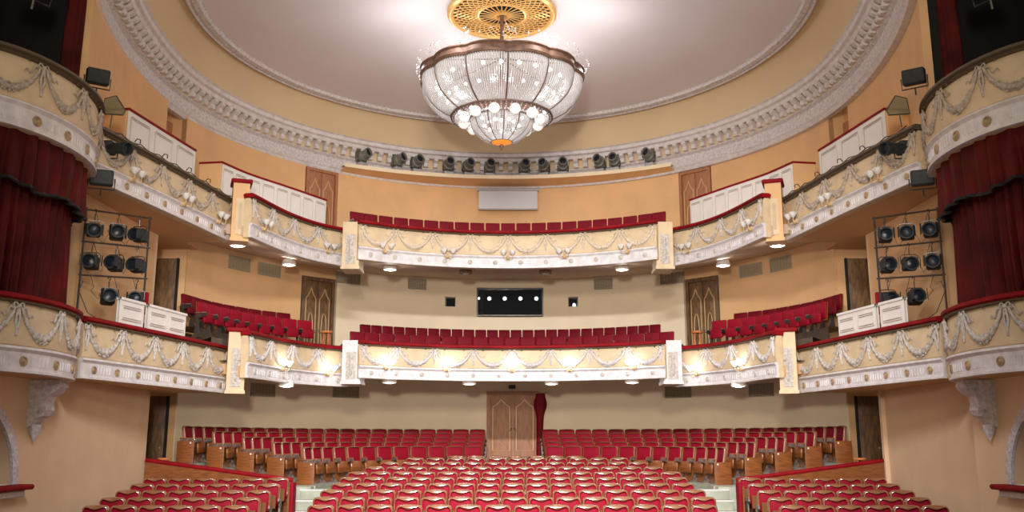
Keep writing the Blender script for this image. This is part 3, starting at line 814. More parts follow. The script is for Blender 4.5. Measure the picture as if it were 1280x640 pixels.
t = thing('chandelier', 'huge lobed crystal bead chandelier hanging from the ceiling rosette', 'chandelier', (CX, CY, 7.45))
Z0 = 7.45; NL = 12; ROT = R_(5)
def lobe_r(a, R, amp):    # scalloped plan: arcs bulging between ribs
    q = ((a-ROT) % (2*PI/NL))/(2*PI/NL); return R*(1-amp + amp*math.sin(PI*q)**.7)
PO = [(2.12, 9.22), (2.10, 9.05), (2.03, 8.85), (1.90, 8.65), (1.70, 8.47), (1.48, 8.34), (1.30, 8.27)]   # outer shell
def prof_at(P, v):
    k = v*(len(P)-1); i = min(int(k), len(P)-2); f = k-i
    return (P[i][0]+(P[i+1][0]-P[i][0])*f, P[i][1]+(P[i+1][1]-P[i][1])*f)
def angd(k): return ROT + 2*PI*k/NL
def P3(a, r, z): return (r*math.sin(a), -r*math.cos(a), z-Z0)
for k in range(NL):     # bead panels between ribs
    mb = MB()
    for j in range(17):
        q = (j+.5)/17; a = angd(k+q)
        nb = 40
        for i in range(nb):
            v = (i+.5)/nb; r, z = prof_at(PO, v); amp = .055*(1-v*.7)
            rr = lobe_r(a, r, amp)
            sz = .030*(rr/2.1)
            mb.octa(P3(a, rr, z), sz, .026)
    pn = mb.build('bead_panel', M_crystal, t, 0)
mb = MB()
for k in range(NL):
    a = angd(k); pts = [P3(a, prof_at(PO, v)[0]*(1-.055*(1-v*.7))+.01, prof_at(PO, v)[1]) for v in frange(0, 1, 13)]
    mb.tube(pts, .028, 6)
mb.build('rib_frame', M_bronze, t)
mb = MB(); rows = []
for (dr, z) in ((-.02, 9.20), (.05, 9.22), (.07, 9.28), (.04, 9.33), (.03, 9.42), (.07, 9.46), (.04, 9.50), (-.03, 9.50), (-.03, 9.20)):
    rows.append([P3(a, lobe_r(a, 2.12, .055)+dr, z) for a in frange(0, 2*PI*(1-1/192), 192)])
mb.grid(rows, closed=True); mb.build('scalloped_rim', M_bronze, t)
mb = MB(); mb.lathe([(1.24, 8.24-Z0), (1.33, 8.24-Z0), (1.35, 8.29-Z0), (1.24, 8.30-Z0), (1.24, 8.24-Z0)], n=60); mb.build('lower_ring', M_bronze, t)
# ring of frosted globes and bead fringe between ring and bowl
for k in range(NL):
    a = angd(k+.5); mb = MB(); mb.ball(P3(a, 1.02, 8.17), .145, 12, 8, (1, 1, .95)); g = mb.build('globe', M_globe, t, 60)
    mb = MB(); x, y, z = P3(a, 1.02, 8.32); mb.tube([(x, y, z), (x, y, z+.12)], .05, 8); mb.build('globe_cap', M_bronze, g)
mb = MB()
for k in range(60):
    a = 2*PI*k/60
    for i in range(9):
        v = i/8; mb.octa(P3(a, 1.28-.45*v, 8.24-.10*math.sin(PI*v)), .024)
mb.build('bead_swags', M_crystal, t, 0)
PI_ = [(.82, 8.20), (.80, 8.08), (.73, 7.92), (.60, 7.78), (.44, 7.66), (.28, 7.60)]
for k in range(NL):
    mb = MB()
    for j in range(7):
        a = angd(k+(j+.5)/7)
        for i in range(24):
            r, z = prof_at(PI_, (i+.5)/24); mb.octa(P3(a, r, z), .028*(.45+.55*r/.8), .02)
    mb.build('bowl_bead_panel', M_crystal, t, 0)
mb = MB()
for k in range(NL):
    a = angd(k); mb.tube([P3(a, prof_at(PI_, v)[0], prof_at(PI_, v)[1]) for v in frange(0, 1, 9)], .016, 5)
mb.lathe([(.80, 8.18-Z0), (.85, 8.18-Z0), (.85, 8.22-Z0), (.80, 8.22-Z0)], n=40)
mb.lathe([(.27, 7.585-Z0), (.30, 7.60-Z0), (.27, 7.62-Z0)], n=24)
mb.build('bowl_frame', M_bronze, t)
mb = MB(); mb.lathe([(.001, 7.545-Z0), (.10, 7.55-Z0), (.20, 7.57-Z0), (.275, 7.60-Z0)], n=24); mb.build('amber_disc', M_amber, t, 60)
mb = MB(); mb.lathe([(.001, -.08), (.03, -.05), (.02, -.02), (.05, .02), (.06, .06), (.02, .1), (.10, .12)], n=10); mb.build('finial', M_bronze, t)
# inner lining that holds bulbs, stem, crown sprays
mb = MB(); mb.lathe([(.05, 11.2-Z0), (.05, 10.2-Z0), (.11, 10.1-Z0), (.06, 9.95-Z0), (.06, 9.5-Z0), (.14, 9.4-Z0), (.05, 9.2-Z0), (.05, 8.2-Z0)], n=12)
for k in range(6):
    a = angd(2*k); mb.tube([P3(a, .06, 9.9), P3(a, 1.1, 9.62), P3(a, 2.0, 9.40)], .02, 5)
mb.build('stem', M_bronze, t)
mb = MB()
for k in range(48):
    a = 2*PI*k/48+.03; r0 = lobe_r(a, 2.12, .055)
    for q in range(5):
        v = q/4; mb.octa(P3(a+random.uniform(-.01, .01), r0+.02+.16*math.sin(v*PI*.7), 9.45+.30*v*(1 if k % 2 else .7)), .020 + .012*(q == 4))
for k in range(NL):
    a = angd(k)
    for q in range(16):
        an = random.uniform(0, 2*PI); rr = random.uniform(.05, .20); mb.octa(P3(a+math.cos(an)*rr/2.1, 2.12+rr*.4*math.sin(an), 9.68+rr*math.sin(an)), .026)
for q in range(50):
    an = random.uniform(0, 2*PI); rr = random.uniform(.1, .30); mb.octa((rr*math.cos(an), rr*math.sin(an), 10.0-Z0+random.uniform(-.15, .2)), .032)
mb.build('crystal_sprays', M_crystal, t, 0)
mb = MB()
for k in range(24):
    a = 2*PI*k/24; mb.ball(P3(a, 1.72, 9.10), .06, 8, 6); mb.ball(P3(a+.13, 1.45, 8.75), .05, 8, 6)
for k in range(8):
    mb.ball(P3(2*PI*k/8, .45, 8.05), .05, 8, 6)
o = mb.build('bulbs', M_bulb, t, 60)
for k in range(6):
    a = 2*PI*k/6; x, y, z = P3(a, 1.55, 9.0); point('chandelier_light', (CX+x, CY+y, z+Z0), 11, (1, .95, .9), .12)
for k in range(6):
    a = 2*PI*(k+.5)/6; x, y, z = P3(a, 2.5, 9.85); point('chandelier_uplight', (CX+x, CY+y, z+Z0), 52, (1, .95, .93), .15)
point('chandelier_bowl_light', (CX, CY, 7.9), 7, (1, .93, .86), .1)

# ------------------------------------------------------------------ sconces and downlights
def sconce(c, u, z, lit, label, group):
    x, y = c.at(u, .09); t = thing('wall_sconce', label, 'wall lamp', (x, y, z), c.ang(u), group)
    mb = MB(); mb.lathe([(.001, .05), (.03, .05), (.05, .03), (.07, .01), (.07, 0)], (0, 0, 0), 8, Matrix.Rotation(PI/2, 4, 'X'))
    mb.ball((0, -.07, -.02), .04, 8, 5, (1, 1, 1.3)); mb.build('wall_plate', M_brass, t)
    for a in (-1, 1):
        mb = MB(); mb.tube([(0, -.06, -.02), (a*.06, -.12, -.07), (a*.13, -.16, -.03), (a*.13, -.16, .06)], .012, 5); ar = mb.build('arm', M_brass, t)
        mb = MB(); rows = []
        for j in range(6):
            v = j/5; rows.append([(a*.13+(.025+.07*v**.7)*(1+.15*v*math.cos(6*q*2*PI/18))*math.cos(q*2*PI/18), -.16+(.025+.07*v**.7)*(1+.15*v*math.cos(6*q*2*PI/18))*math.sin(q*2*PI/18), .06+.13*v) for q in range(18)])
        mb.grid(rows, closed=True); mb.build('petal_shade', M_lit if lit else M_shade, ar, 60)
        mb = MB(); mb.ball((a*.13, -.16, .11), .022 if not lit else .026, 8, 6, (1, 1, 1.5)); mb.build('bulb', M_bulb if lit else M_shade, ar, 60)
    if lit:
        ca, sa = math.cos(c.ang(u)), math.sin(c.ang(u))
        point('sconce_light', (x+.16*sa, y-.16*ca, z+.18), 3.6, (1, .95, .90), .04)
    return t
def u_of_x(c, xx):
    best = min(range(len(c.p)), key=lambda i: abs(c.p[i].x-xx)); return best/(c.n-1)
def u_of_y(c, yy):
    best = min(range(len(c.p)), key=lambda i: abs(c.p[i].y-yy)); return best/(c.n-1)
for i, p in enumerate((485, 557, 639, 716, 790)):
    sconce(CM, u_of_x(CM, (p-640)/1150*26.2), 1.98, True, f'glowing double sconce on lower centre balcony front, {ORD[i+1]} from left', 'lit sconces on the lower balcony')
for i, p in enumerate((482, 557, 635, 708, 785)):
    sconce(CU, u_of_x(CU, (p-636)/1150*26.8+DXU), 5.27, False, f'unlit double sconce on upper centre balcony front, {ORD[i+1]} from left', 'unlit sconces on the upper balcony')
for s, nm in ((-1, 'left'), (1, 'right')):
    c = sec2(s, 0)
    for yy, q in ((24.0, 'nearer the outer pier'), (25.9, 'nearer the centre pier')):
        sconce(c, u_of_y(c, yy), 1.82, True, f'glowing double sconce on curved lower {nm} front, {q}', 'lit sconces on the lower balcony')
    c = sec2(s, DXU)
    for yy, q in ((23.0, 'nearer the outer pier'), (25.9, 'nearer the centre pier')):
        sconce(c, u_of_y(c, yy), 5.30, False, f'unlit double sconce on curved upper {nm} front, {q}', 'unlit sconces on the upper balcony')
    c = sec3(s, DXU)
    for i, yy in enumerate((18.4, 20.4, 22.2)):
        sconce(c, u_of_y(c, yy), 5.30, False, f'unlit double sconce on long upper {nm} front, {ORD[i+1]} from the stage', 'unlit sconces on the upper balcony')
def pix(px_, py_, Z):
    th = math.atan(.2); tt = (320-py_)/1150
    D = Z*(math.cos(th)-tt*math.sin(th))/(math.sin(th)+tt*math.cos(th)); c_ = D*math.cos(th)+Z*math.sin(th)
    return ((px_-640)*c_/1150, D)
def downlight(x, y, z, lit, label, group, power=14):
    t = thing('downlight', label, 'ceiling light', (x, y, z), 0, group)
    mb = MB(); mb.lathe([(.17, .12), (.20, .02), (.20, -.03), (.16, -.04), (.15, .0)], n=20); mb.build('trim_ring', M_white if lit else M_doord, t)
    mb = MB(); mb.lathe([(.001, -.06), (.08, -.055), (.15, -.02), (.155, .01)], n=20); mb.build('lens', M_down if lit else M_downoff, t, 60)
    if lit: point('downlight_glow', (x, y, z-.16), power, (1, .95, .9), .1)
for (p, q, lit, lb) in ((300, 309, 1, 'beside the outer left pier'), (360, 330, 1, 'under the curved left section'), (487, 336, 1, 'under the centre, left end'),
                   (778, 336, 1, 'under the centre, right end'), (905, 331, 1, 'under the curved right section'), (968, 309, 1, 'beside the outer right pier'),
                   (582, 342, 0, 'under the centre, left of middle'), (682, 342, 0, 'under the centre, right of middle')):
    x, y = pix(p, q, 4.97); y = max(y, 22.4)
    if q < 320: x, y = (-7.2 if p < 640 else 6.96), 23.5
    z = 5.02 if q < 320 else 4.99 if lit else 5.02
    downlight(x, y+.1, z, lit, f'{"glowing" if lit else "unlit"} downlight {lb}, upper balcony soffit', 'downlights under the upper balcony', 12)
for (p, q, z, lb) in ((360, 485, 1.45, 'curved left section'), (488, 477, 1.64, 'leftmost of four under the centre'), (587, 480, 1.64, 'second of four under the centre'),
                   (689, 480, 1.64, 'third of four under the centre'), (789, 478, 1.64, 'rightmost of four under the centre'), (921, 485, 1.45, 'curved right section')):
    x, y = pix(p, q, z); y += .0
    # keep just behind the parapet line
    y = {360: 24.6, 488: 26.2, 587: 26.9, 689: 26.9, 789: 26.2, 921: 24.6}[p]; x = (p-640)*y/1150*1.0
    downlight(x, y, z-.02, 1, f'glowing downlight, {lb}, lower balcony soffit', 'downlights under the lower balcony', 9)

# ------------------------------------------------------------------ white panelled gallery boxes
def panel_box(name, pts, z0, z1, endlen, s, label, npan, capm=None):
    """pts = plan line of the white face (stage side first)"""
    c = Curve(pts, 25); ox, oy = c.at(.5)
    t = thing(name, label, 'gallery partition', (ox, oy, z0), 0, 'white panelled gallery partitions')
    def B(mb, n, m, sm=30): mb.v = [(x-ox, y-oy, z-z0) for x, y, z in mb.v]; return mb.build(n, m, t, sm)
    R = c.rows([(0, z0), (0, z1-.05), (-.06, z1-.05), (-.06, z0), (0, z0)]); mb = MB(); mb.grid(R); B(mb, 'white_face', M_white)
    R = c.rows([(-.08, z1-.05), (.03, z1-.05), (.03, z1), (-.08, z1), (-.08, z1-.05)]); mb = MB(); mb.grid(R)
    B(mb, 'capping', capm or M_rail)
    mb = MB()
    for k in range(npan):
        for q in (0, 1):
            a = (k+.12)/npan; b = (k+.88)/npan; ins = q*.03*0
            pts_ = [(*c.at(u, .012), z) for u, z in [(a+(b-a)*i/6, z0+.10+q*.04) for i in range(7)]] + [(*c.at(u, .012), z) for u, z in [(b-(b-a)*i/6, z1-.16-q*.04) for i in range(7)]]
            mb.tube(pts_, .012, 4, closed=True)
    B(mb, 'panel_moulding', M_panelg)
    return t, c
for s, nm in ((-1, 'left'), (1, 'right')):
    f = lambda P: [(s*abs(x)+DXU, y) for x, y in P] if s < 0 else [(s*abs(x)+DXU, y) for x, y in reversed(P)]
    t, c = panel_box('white_partition', f([(8.35, 19.3), (8.12, 20.8), (7.88, 22.3)]), 6.0, 7.2, .7, s, f'white panelled partition nearest the stage on upper {nm} gallery', 3)
    ox, oy, oz = t.location
    mb = MB(); x0, y0 = s*8.35+DXU-ox, 19.3-oy
    mb.box((x0+s*.36, y0+.1, .58), (.74, .05, 1.16), rz=s*.15); mb.build('tan_end_panel', M_orange, t)
    mb = MB(); mb.box((x0+s*.36, y0+.1, 1.18), (.78, .09, .05), rz=s*.15); mb.build('end_capping', M_rail, t)
    t, c = panel_box('white_partition', f([(7.52, 23.3), (7.10, 24.4), (6.36, 25.7), (5.55, 27.2)]), 5.9, 7.2, .5, s, f'long curved white partition before the upper {nm} door', 8)
    ox, oy, oz = t.location
    mb = MB(); x0, y0 = s*7.52+DXU-ox, 23.3-oy
    mb.box((x0+s*.30, y0+.06, .63), (.62, .05, 1.26), rz=s*.15); mb.build('tan_end_panel', M_orange, t)
    mb = MB(); mb.box((x0+s*.30, y0+.06, 1.28), (.66, .09, .05), rz=s*.15); mb.build('end_capping', M_rail, t)
    # small white panels standing on the lower rail
    c3 = sec3(s, 0)
    for (ya, yb, q) in ((18.45, 19.3, 'nearer the stage'), (19.36, 20.95, 'farther from the stage')):
        ua, ub = u_of_y(c3, ya), u_of_y(c3, yb)
        if ua > ub: ua, ub = ub, ua
        pts = [c3.at(ua, -.06), c3.at((ua+ub)/2, -.06), c3.at(ub, -.06)]
        panel_box('low_partition', pts, 2.30, 2.84, 0, s, f'low white panel on the lower {nm} rail, {q}', 1 if ya < 19 else 2, M_white)

# ------------------------------------------------------------------ light rack and lanterns
def make_lantern(name, tone=M_black):
    t = thing(name, '', 'stage light')
    rx = Matrix.Rotation(PI/2, 4, 'X')
    mb = MB(); mb.tube([(0, 0, .34), (0, 0, .20)], .012, 5); mb.tube([(-.0, 0, .36), (.03, 0, .40), (0, 0, .44), (-.03, 0, .40)], .012, 5)
    mb.tube([(-.17, 0, 0), (-.17, 0, .16), (-.12, 0, .2), (.12, 0, .2), (.17, 0, .16), (.17, 0, 0)], .011, 5); mb.build('yoke', M_iron, t)
    mb = MB(); mb.box((0, .06, 0), (.27, .22, .27), bev=.04); mb.lathe([(.11, -.02), (.13, .0), (.13, .16), (.15, .18), (.15, .20), (.12, .20), (.11, .12)], (0, 0, 0), 12, rx)
    for q in range(4): mb.box((0, .02+.045*q, .145), (.18, .018, .03))
    mb.build('housing', tone, t)
    mb = MB(); mb.lathe([(.001, .15), (.08, .14), (.12, .12)], (0, 0, 0), 12, rx); mb.build('lens', M_lens, t)
    for a in (-1, 1):
        mb = MB(); mb.box((a*.15, -.25, 0), (.01, .12, .22), mtx=Matrix.Rotation(-a*.3, 4, 'Z')); mb.build('barn_door', tone, t)
    return t
lan = make_lantern('stage_lantern'); ls = {}
for s, nm in ((-1, 'left'), (1, 'right')):
    A = Vector((s*8.58, 18.0)); Bp = Vector((s*7.93, 19.6))
    t = thing('lighting_rack', f'dark pipe rack holding eight stage lanterns above lower {nm} rail', 'lighting rack', ((A.x+Bp.x)/2, (A.y+Bp.y)/2, 2.3))
    O = t.location
    def L(u, z): p = A.lerp(Bp, u); return (p.x-O.x, p.y-O.y, z-O.z-(.2*(1-u) if z > 3 else 0))
    for u in (.0, 1.0):
        mb = MB(); mb.tube([L(u, 2.3), L(u, 4.80)], .022, 7); mb.build('post', M_iron, t)
    for z in (4.76, 4.10, 3.42):
        mb = MB(); mb.tube([L(-.02, z), L(1.03, z)], .02, 7); mb.build('crossbar', M_iron, t)
    mb = MB()
    for z in (4.6, 4.0, 3.3):
        for u in (.15, .5, .8):
            mb.tube([L(u, z+.12), L(u+.06, z-.12), L(u+.02, z-.35), L(u+.14, z-.5), L(u+.2, z-.3)], .006, 4)
    mb.tube([L(.05, 3.3), L(.0, 2.9), L(.15, 2.5), L(.3, 2.4)], .008, 4)
    mb.build('cables', M_black, t)
    rz = math.atan2(-(Bp.y-A.y), -(Bp.x-A.x))
    spots = [(u, z-.42) for z in (4.76, 4.10) for u in (.15, .5, .85)] + [(.45, 2.98), (.88, 2.96)]
    rows_ = ['top bar', 'middle bar', 'bottom bar']; pos = {.15: 'outer', .5: 'middle', .85: 'inner', .45: 'outer', .88: 'inner'}
    for u, z in spots:
        p = A.lerp(Bp, u); r = 0 if z > 4.2 else 1 if z > 3.5 else 2
        yaw = s*random.uniform(-.1, .9)*-1*-1
        place(lan, ls, (p.x, p.y-.04, z-.2*(1-u)), yaw, f'black stage lantern, {pos[u]} position on the {rows_[r]}, {nm} rack', 'lanterns on the side racks', rot=(R_(random.uniform(-8, 8)), 0, -s*random.uniform(-.2, .7)))
# red cloth hanging behind the bottom bar lanterns
for s, nm in ((-1, 'left'), (1, 'right')):
    t = thing('red_chair', f'red upholstered chair behind the lower {nm} lighting rack', 'chair', (s*8.35, 20.2, 2.05))
    mb = MB(); mb.box((0, .2, .95), (.42, .07, .5), bev=.03); mb.build('backrest', M_velvet, t)
    mb = MB(); mb.box((0, 0, .45), (.44, .44, .09), bev=.03); mb.build('seat', M_velvet, t)
    for a in (-1, 1):
        for b in (-1, 1):
            mb = MB(); mb.tube([(a*.18, b*.18, 0), (a*.18, b*.18, .42)], .018, 5); mb.build('leg', M_wood, t)
# big profile spotlights and floods near the upper boxes
def big_spot(loc, aim, s, nm):
    t = thing('profile_spotlight', f'long black profile spotlight mounted at the upper {nm} rail end', 'spotlight', loc)
    d = Vector(aim).normalized(); q = d.to_track_quat('Z', 'Y').to_matrix().to_4x4()
    mb = MB(); mb.lathe([(.001, -.45), (.13, -.44), (.15, -.35), (.15, -.12), (.11, -.08), (.11, .42), (.14, .44), (.14, .55), (.11, .55), (.10, .46)], (0, 0, 0), 14, q)
    mb.box((0, 0, .0), (.26, .26, .26), bev=.04); mb.build('barrel', M_black, t)
    mb = MB(); mb.lathe([(.001, .50), (.10, .48)], (0, 0, 0), 14, q); mb.build('lens', M_lens, t)
    mb = MB(); mb.tube([(-.2, 0, 0), (-.2, 0, -.22), (.2, 0, -.22), (.2, 0, 0)], .018, 5); mb.tube([(0, 0, -.22), (s*.1, .05, -.42)], .022, 6); mb.build('yoke', M_iron, t)
def flood(loc, rz, label, rx=0, scale=1.0):
    t = thing('flood_lamp', label, 'flood light', loc, rz); t.rotation_euler = (rx, 0, rz); t.scale = (scale,)*3
    mb = MB(); mb.box((0, 0, 0), (.42, .22, .30), bev=.03)
    for q in range(6): mb.box((0, .12, -.12+.048*q), (.36, .04, .018))
    mb.build('housing', M_black, t)
    mb = MB(); mb.box((0, -.12, 0), (.36, .02, .24)); mb.build('glass', M_black, t)
    mb = MB(); mb.tube([(-.24, 0, 0), (-.24, 0, -.22), (.24, 0, -.22), (.24, 0, 0)], .014, 5); mb.tube([(0, 0, -.22), (0, .0, -.36)], .016, 5); mb.build('bracket', M_iron, t)
for s, nm in ((-1, 'left'), (1, 'right')):
    big_spot((s*7.95+DXU, 17.6, 5.72), (-s*.95, -.42, -.16), s, nm)
    flood((s*8.0+DXU, 17.0, 6.98), s*-.6, f'black flood lamp clamped above the upper {nm} stage box rail', .15)
    flood((s*7.98, 17.25, 5.0), s*-.4, f'black flood lamp under the profile spotlight, {nm} side', .1, 1.0)
    flood((s*8.5, 15.2, 8.0), s*-1.1, f'grey lantern standing in the dark upper {nm} box', .2, 1.3)
    t = thing('wire_reflector', f'small wire screen reflector beside the upper {nm} box corner', 'reflector', (s*7.72+DXU, 17.15, 6.30))
    mb = MB(); mb.add([(-s*.05, 0, .35), (-s*.25, 0, .05), (-s*.2, 0, -.05), (s*.2, 0, -.02), (s*.18, .02, .3), (-s*.05, .06, .35), (-s*.25, .06, .05), (-s*.2, .06, -.05), (s*.2, .06, -.02), (s*.18, .08, .3)], [(0,1,2,3,4), (9,8,7,6,5)]); mb.build('wire_screen', M_mesh, t)
    mb = MB(); mb.tube([(-s*.05, 0, .35), (-s*.25, 0, .05), (-s*.2, 0, -.05), (s*.2, 0, -.02), (s*.18, .02, .3)], .012, 5, closed=True); mb.tube([(0, 0, -.02), (s*.02, 0, -.3)], .012, 5); mb.build('wire_frame', M_iron, t)
    # dark spotlight cluster at the upper rail, cables with hooks
    c = sec3(s, DXU)
    t = thing('rail_cable', f'thin dark cable looped along the upper {nm} balcony rail', 'cable', (*c.at(.5, .1), 6.1)); ox, oy, oz = t.location
    mb = MB(); mb.tube([(c.at(u, .1)[0]-ox, c.at(u, .1)[1]-oy, .02-.05*abs(math.sin(u*26))) for u in frange(.03, .97, 90)], .011, 5)
    mb.build('cable', M_black, t)
    for i, u in enumerate((.2, .38, .56, .72)):
        x, y = c.at(u, .1); mb = MB(); mb.tube([(x-ox, y-oy, .0), (x-ox-s*.05, y-oy, .07), (x-ox-s*.12, y-oy, .05), (x-ox-s*.12, y-oy, -.03)], .012, 5); mb.build('hook', M_black, t)

# ------------------------------------------------------------------ seats
def rim_shape(w_, h, zb, dip, r, thick, dep, n=8, tilt=0.16, ytop=0):
    """rounded-rectangle wooden rim; top rail thicker in the middle. returns MB; local y forward is -Y"""
    out = []; inn = []
    hw = w_/2
    # go round: bottom left -> up -> top -> right -> down
    P = []
    P.append((-hw, zb))
    for i in range(n+1):
        a = PI - (PI/2)*i/n; P.append((-hw+r+r*math.cos(a), h-r+r*math.sin(a)))
    m = 7
    for i in range(1, m):
        P.append((-hw+r+(w_-2*r)*i/m, h+.012*math.sin(PI*i/m)))
    for i in range(n+1):
        a = PI/2 - (PI/2)*i/n; P.append((hw-r+r*math.cos(a), h-r+r*math.sin(a)))
    P.append((hw, zb))
    Q = []
    for (x, z) in P:
        xi = x*(1-thick/hw); 
        zi = z if z <= zb+1e-6 else zb+(z-zb)*(1-thick/(h-zb))
        u = max(0, 1-abs(x)/(hw*.75))
        if z > h-r*.6: zi -= dip*(math.sin(u*PI/2)**1.5)
        Q.append((xi, zi))
    def Y(z): return tilt*(z-zb)
    rows = []
    for f, yo in ((0, .0), (.10, -dep*.32), (.3, -dep*.60), (.55, -dep*.78), (.8, -dep*.80), (1, -dep*.55)):
        rows.append([(p[0]+(q[0]-p[0])*f, Y(p[1]+(q[1]-p[1])*f)+yo, p[1]+(q[1]-p[1])*f) for p, q in zip(P, Q)])
    bow = lambda x: -.045*(1-(x/hw)**2)
    Y0 = Y
    rows = [[(x, y+bow(x), z) for x, y, z in r_] for r_ in rows]
    back = [(p[0], Y(p[1])+dep*.5, p[1]) for p in P]
    backi = [(q[0], Y(q[1])+dep*.4, q[1]) for q in Q]
    mb = MB(); mb.grid([backi, back] + rows + [backi])
    return mb, Q, Y
def cushion(Q, Y, fwd, mb=None, back=.03):
    mb = mb or MB()
    cx = sum(q[0] for q in Q)/len(Q); cz = sum(q[1] for q in Q)/len(Q)
    rows = []
    for f, yo in ((1, -.004), (.92, -fwd*.7), (.7, -fwd), (.3, -fwd*1.05), (.02, -fwd*1.05)):
        rows.append([(cx+(q[0]-cx)*f, Y(cz+(q[1]-cz)*f)+yo, cz+(q[1]-cz)*f) for q in Q])
    mb.grid(rows, closed=True, flip=True)
    rows = [[(q[0], Y(q[1])+.0, q[1]) for q in Q], [(q[0], Y(q[1])+back, q[1]) for q in Q], [(cx+(q[0]-cx)*.02, Y(cz)+back, cz+(q[1]-cz)*.02) for q in Q]]
    mb.grid(rows, closed=True)
    return mb
def side_stand(x, w_, m, t, zseat=.44, name='side_panel', wood=True):
    mb = MB()
    if wood:
        pr = [(-.14, 0), (.20, 0), (.20, .10), (.12, .30), (.14, .52), (.10, .60), (-.24, .62), (-.25, .56), (-.12, .50), (-.10, .28), (-.20, .06)]
    else:
        pr = [(-.20, 0), (.18, 0), (.10, .06), (.06, .30), (.10, .56), (-.22, .60), (-.24, .54), (-.02, .48), (-.02, .22), (-.10, .05)]
    n = len(pr); L = [(x-w_/2, a, b) for a, b in pr]; Q = [(x+w_/2, a, b) for a, b in pr]
    mb.add(L+Q, [tuple(range(n)), tuple(reversed(range(n, 2*n)))]+[(j, j+n, (j+1) % n+n, (j+1) % n) for j in range(n)])
    return mb.build(name, m, t, 30)
def seat_stalls(name, W, vel, H=.92):
    t = thing(name, '', 'theatre seat'); w_ = W*.94
    mb, Q, Y = rim_shape(w_, H, .50, .055, .085, .034, .06); mb.build('back_rim', M_rim, t, 50)
    cushion(Q, Y, .030).build('back_cushion', vel, t, 60)
    mb = MB(); mb.box((0, -.10, .56), (w_*.82, .09, .30), bev=.035, mtx=Matrix.Rotation(-.12, 4, 'X')); mb.build('seat_cushion', vel, t, 60)
    mb = MB(); mb.box((0, -.155, .54), (w_*.78, .02, .28), bev=.008, mtx=Matrix.Rotation(-.12, 4, 'X')); mb.build('seat_board', M_board, t)
    side_stand(-W/2+.0, .03, M_std, t); 
    mb = MB(); mb.box((-W/2, -.06, .625), (.03, .36, .035), bev=.015); mb.build('armrest', M_rim, t)
    return t
def seat_amph(name, W, vel, H=.90):
    t = thing(name, '', 'theatre seat'); w_ = W*.94
    mb, Q, Y = rim_shape(w_, H, .52, .006, .05, .022, .05); mb.build('back_rim', M_rim2, t, 50)
    cushion(Q, Y, .028).build('back_cushion', vel, t, 60)
    mb = MB(); mb.box((0, -.08, .38), (w_*.80, .07, .30), bev=.03, mtx=Matrix.Rotation(-.1, 4, 'X')); mb.build('folded_seat', M_wood, t, 60)
    # curved inner uprights
    side_stand(-W/2, .03, M_std, t, wood=False, name='iron_standard')
    mb = MB(); mb.box((0, .04, .26), (w_*.98, .02, .50), bev=.005); mb.build('back_board', M_wood, t)
    mb = MB(); mb.box((-W/2, -.06, .60), (.03, .34, .035), bev=.015); mb.build('armrest', M_rim2, t)
    return t
def seat_balc(name, W, vel, H=.9):
    t = thing(name, '', 'theatre seat'); w_ = W*.93
    mb = MB(); mb.box((0, .05, .69), (w_, .05, .42), bev=.02, mtx=Matrix.Rotation(-.1, 4, 'X')); mb.build('backrest', vel, t, 60)
    mb = MB(); mb.box((0, .085, .66), (w_, .02, .46), bev=.008, mtx=Matrix.Rotation(-.1, 4, 'X')); mb.build('back_board', M_wood, t)
    mb = MB(); mb.box((0, -.10, .50), (w_*.86, .08, .26), bev=.03, mtx=Matrix.Rotation(-.1, 4, 'X')); mb.build('folded_seat', vel, t, 60)
    side_stand(-W/2, .03, M_iron, t, wood=False, name='iron_standard')
    mb = MB(); mb.box((-W/2, -.06, .61), (.028, .32, .03), bev=.012); mb.build('armrest', M_steel, t)
    return t

# central stalls block
W1 = .55
ends = []
A1 = seat_stalls('theatre_chair', W1, M_velvet); s1 = {}
rowd = [26.45] + [25.6-.92*k for k in range(11)]
rowz = [-.43] + [-.466-.094*k for k in range(11)]
ext = [(-1.85, 2.05), (-2.92, 3.2), (-3.48, 3.57), (-3.74, 3.84), (-4.0, 4.12), (-4.02, 4.1), (-4.04, 4.07), (-4.09, 4.13), (-4.04, 4.14), (-3.96, 3.98), (-3.73, 3.73), (-3.7, 3.7)]
for r, (d, z, (xa, xb)) in enumerate(zip(rowd, rowz, ext)):
    n = round((xb-xa)/W1); c0 = (xa+xb)/2; Wd = (xb-xa)/n
    for i in range(n):
        x = c0+(i-(n-1)/2)*Wd
        o = place(A1, s1, (x, d+random.uniform(-.012, .012), z-.93), random.uniform(-.015, .015),
              f'red plush seat in centre stalls, {ORD[r+1]} row from back, {ORD[i+1]} from left', 'seats of the centre stalls')
        if i == n-1: ends.append((o, W1, False))
# side stalls
for s, nm in ((-1, 'left'), (1, 'right')):
    for r in range(7):
        k = r+4; d = 25.6-.92*k+.08; z = -.466-.094*k-.015
        xo = (8.60-.075*r)+(.14 if s > 0 else 0); xi = (5.18-.03*r)+(.08 if s > 0 else 0); n = 6; Wd = (xo-xi)/n
        for i in range(n):
            x = s*(xi+(i+.5)*Wd)
            o = place(A1, s1, (x, d, z-.93), s*-.10, f'red plush seat in {nm} stalls, {ORD[r+1]} row from back, {ORD[i+1]} from aisle', f'seats of the {nm} stalls')
            o.scale = (Wd/W1, 1, 1)
            if (s < 0 and i == 0) or (s > 0 and i == n-1): ends.append((o, W1, False))
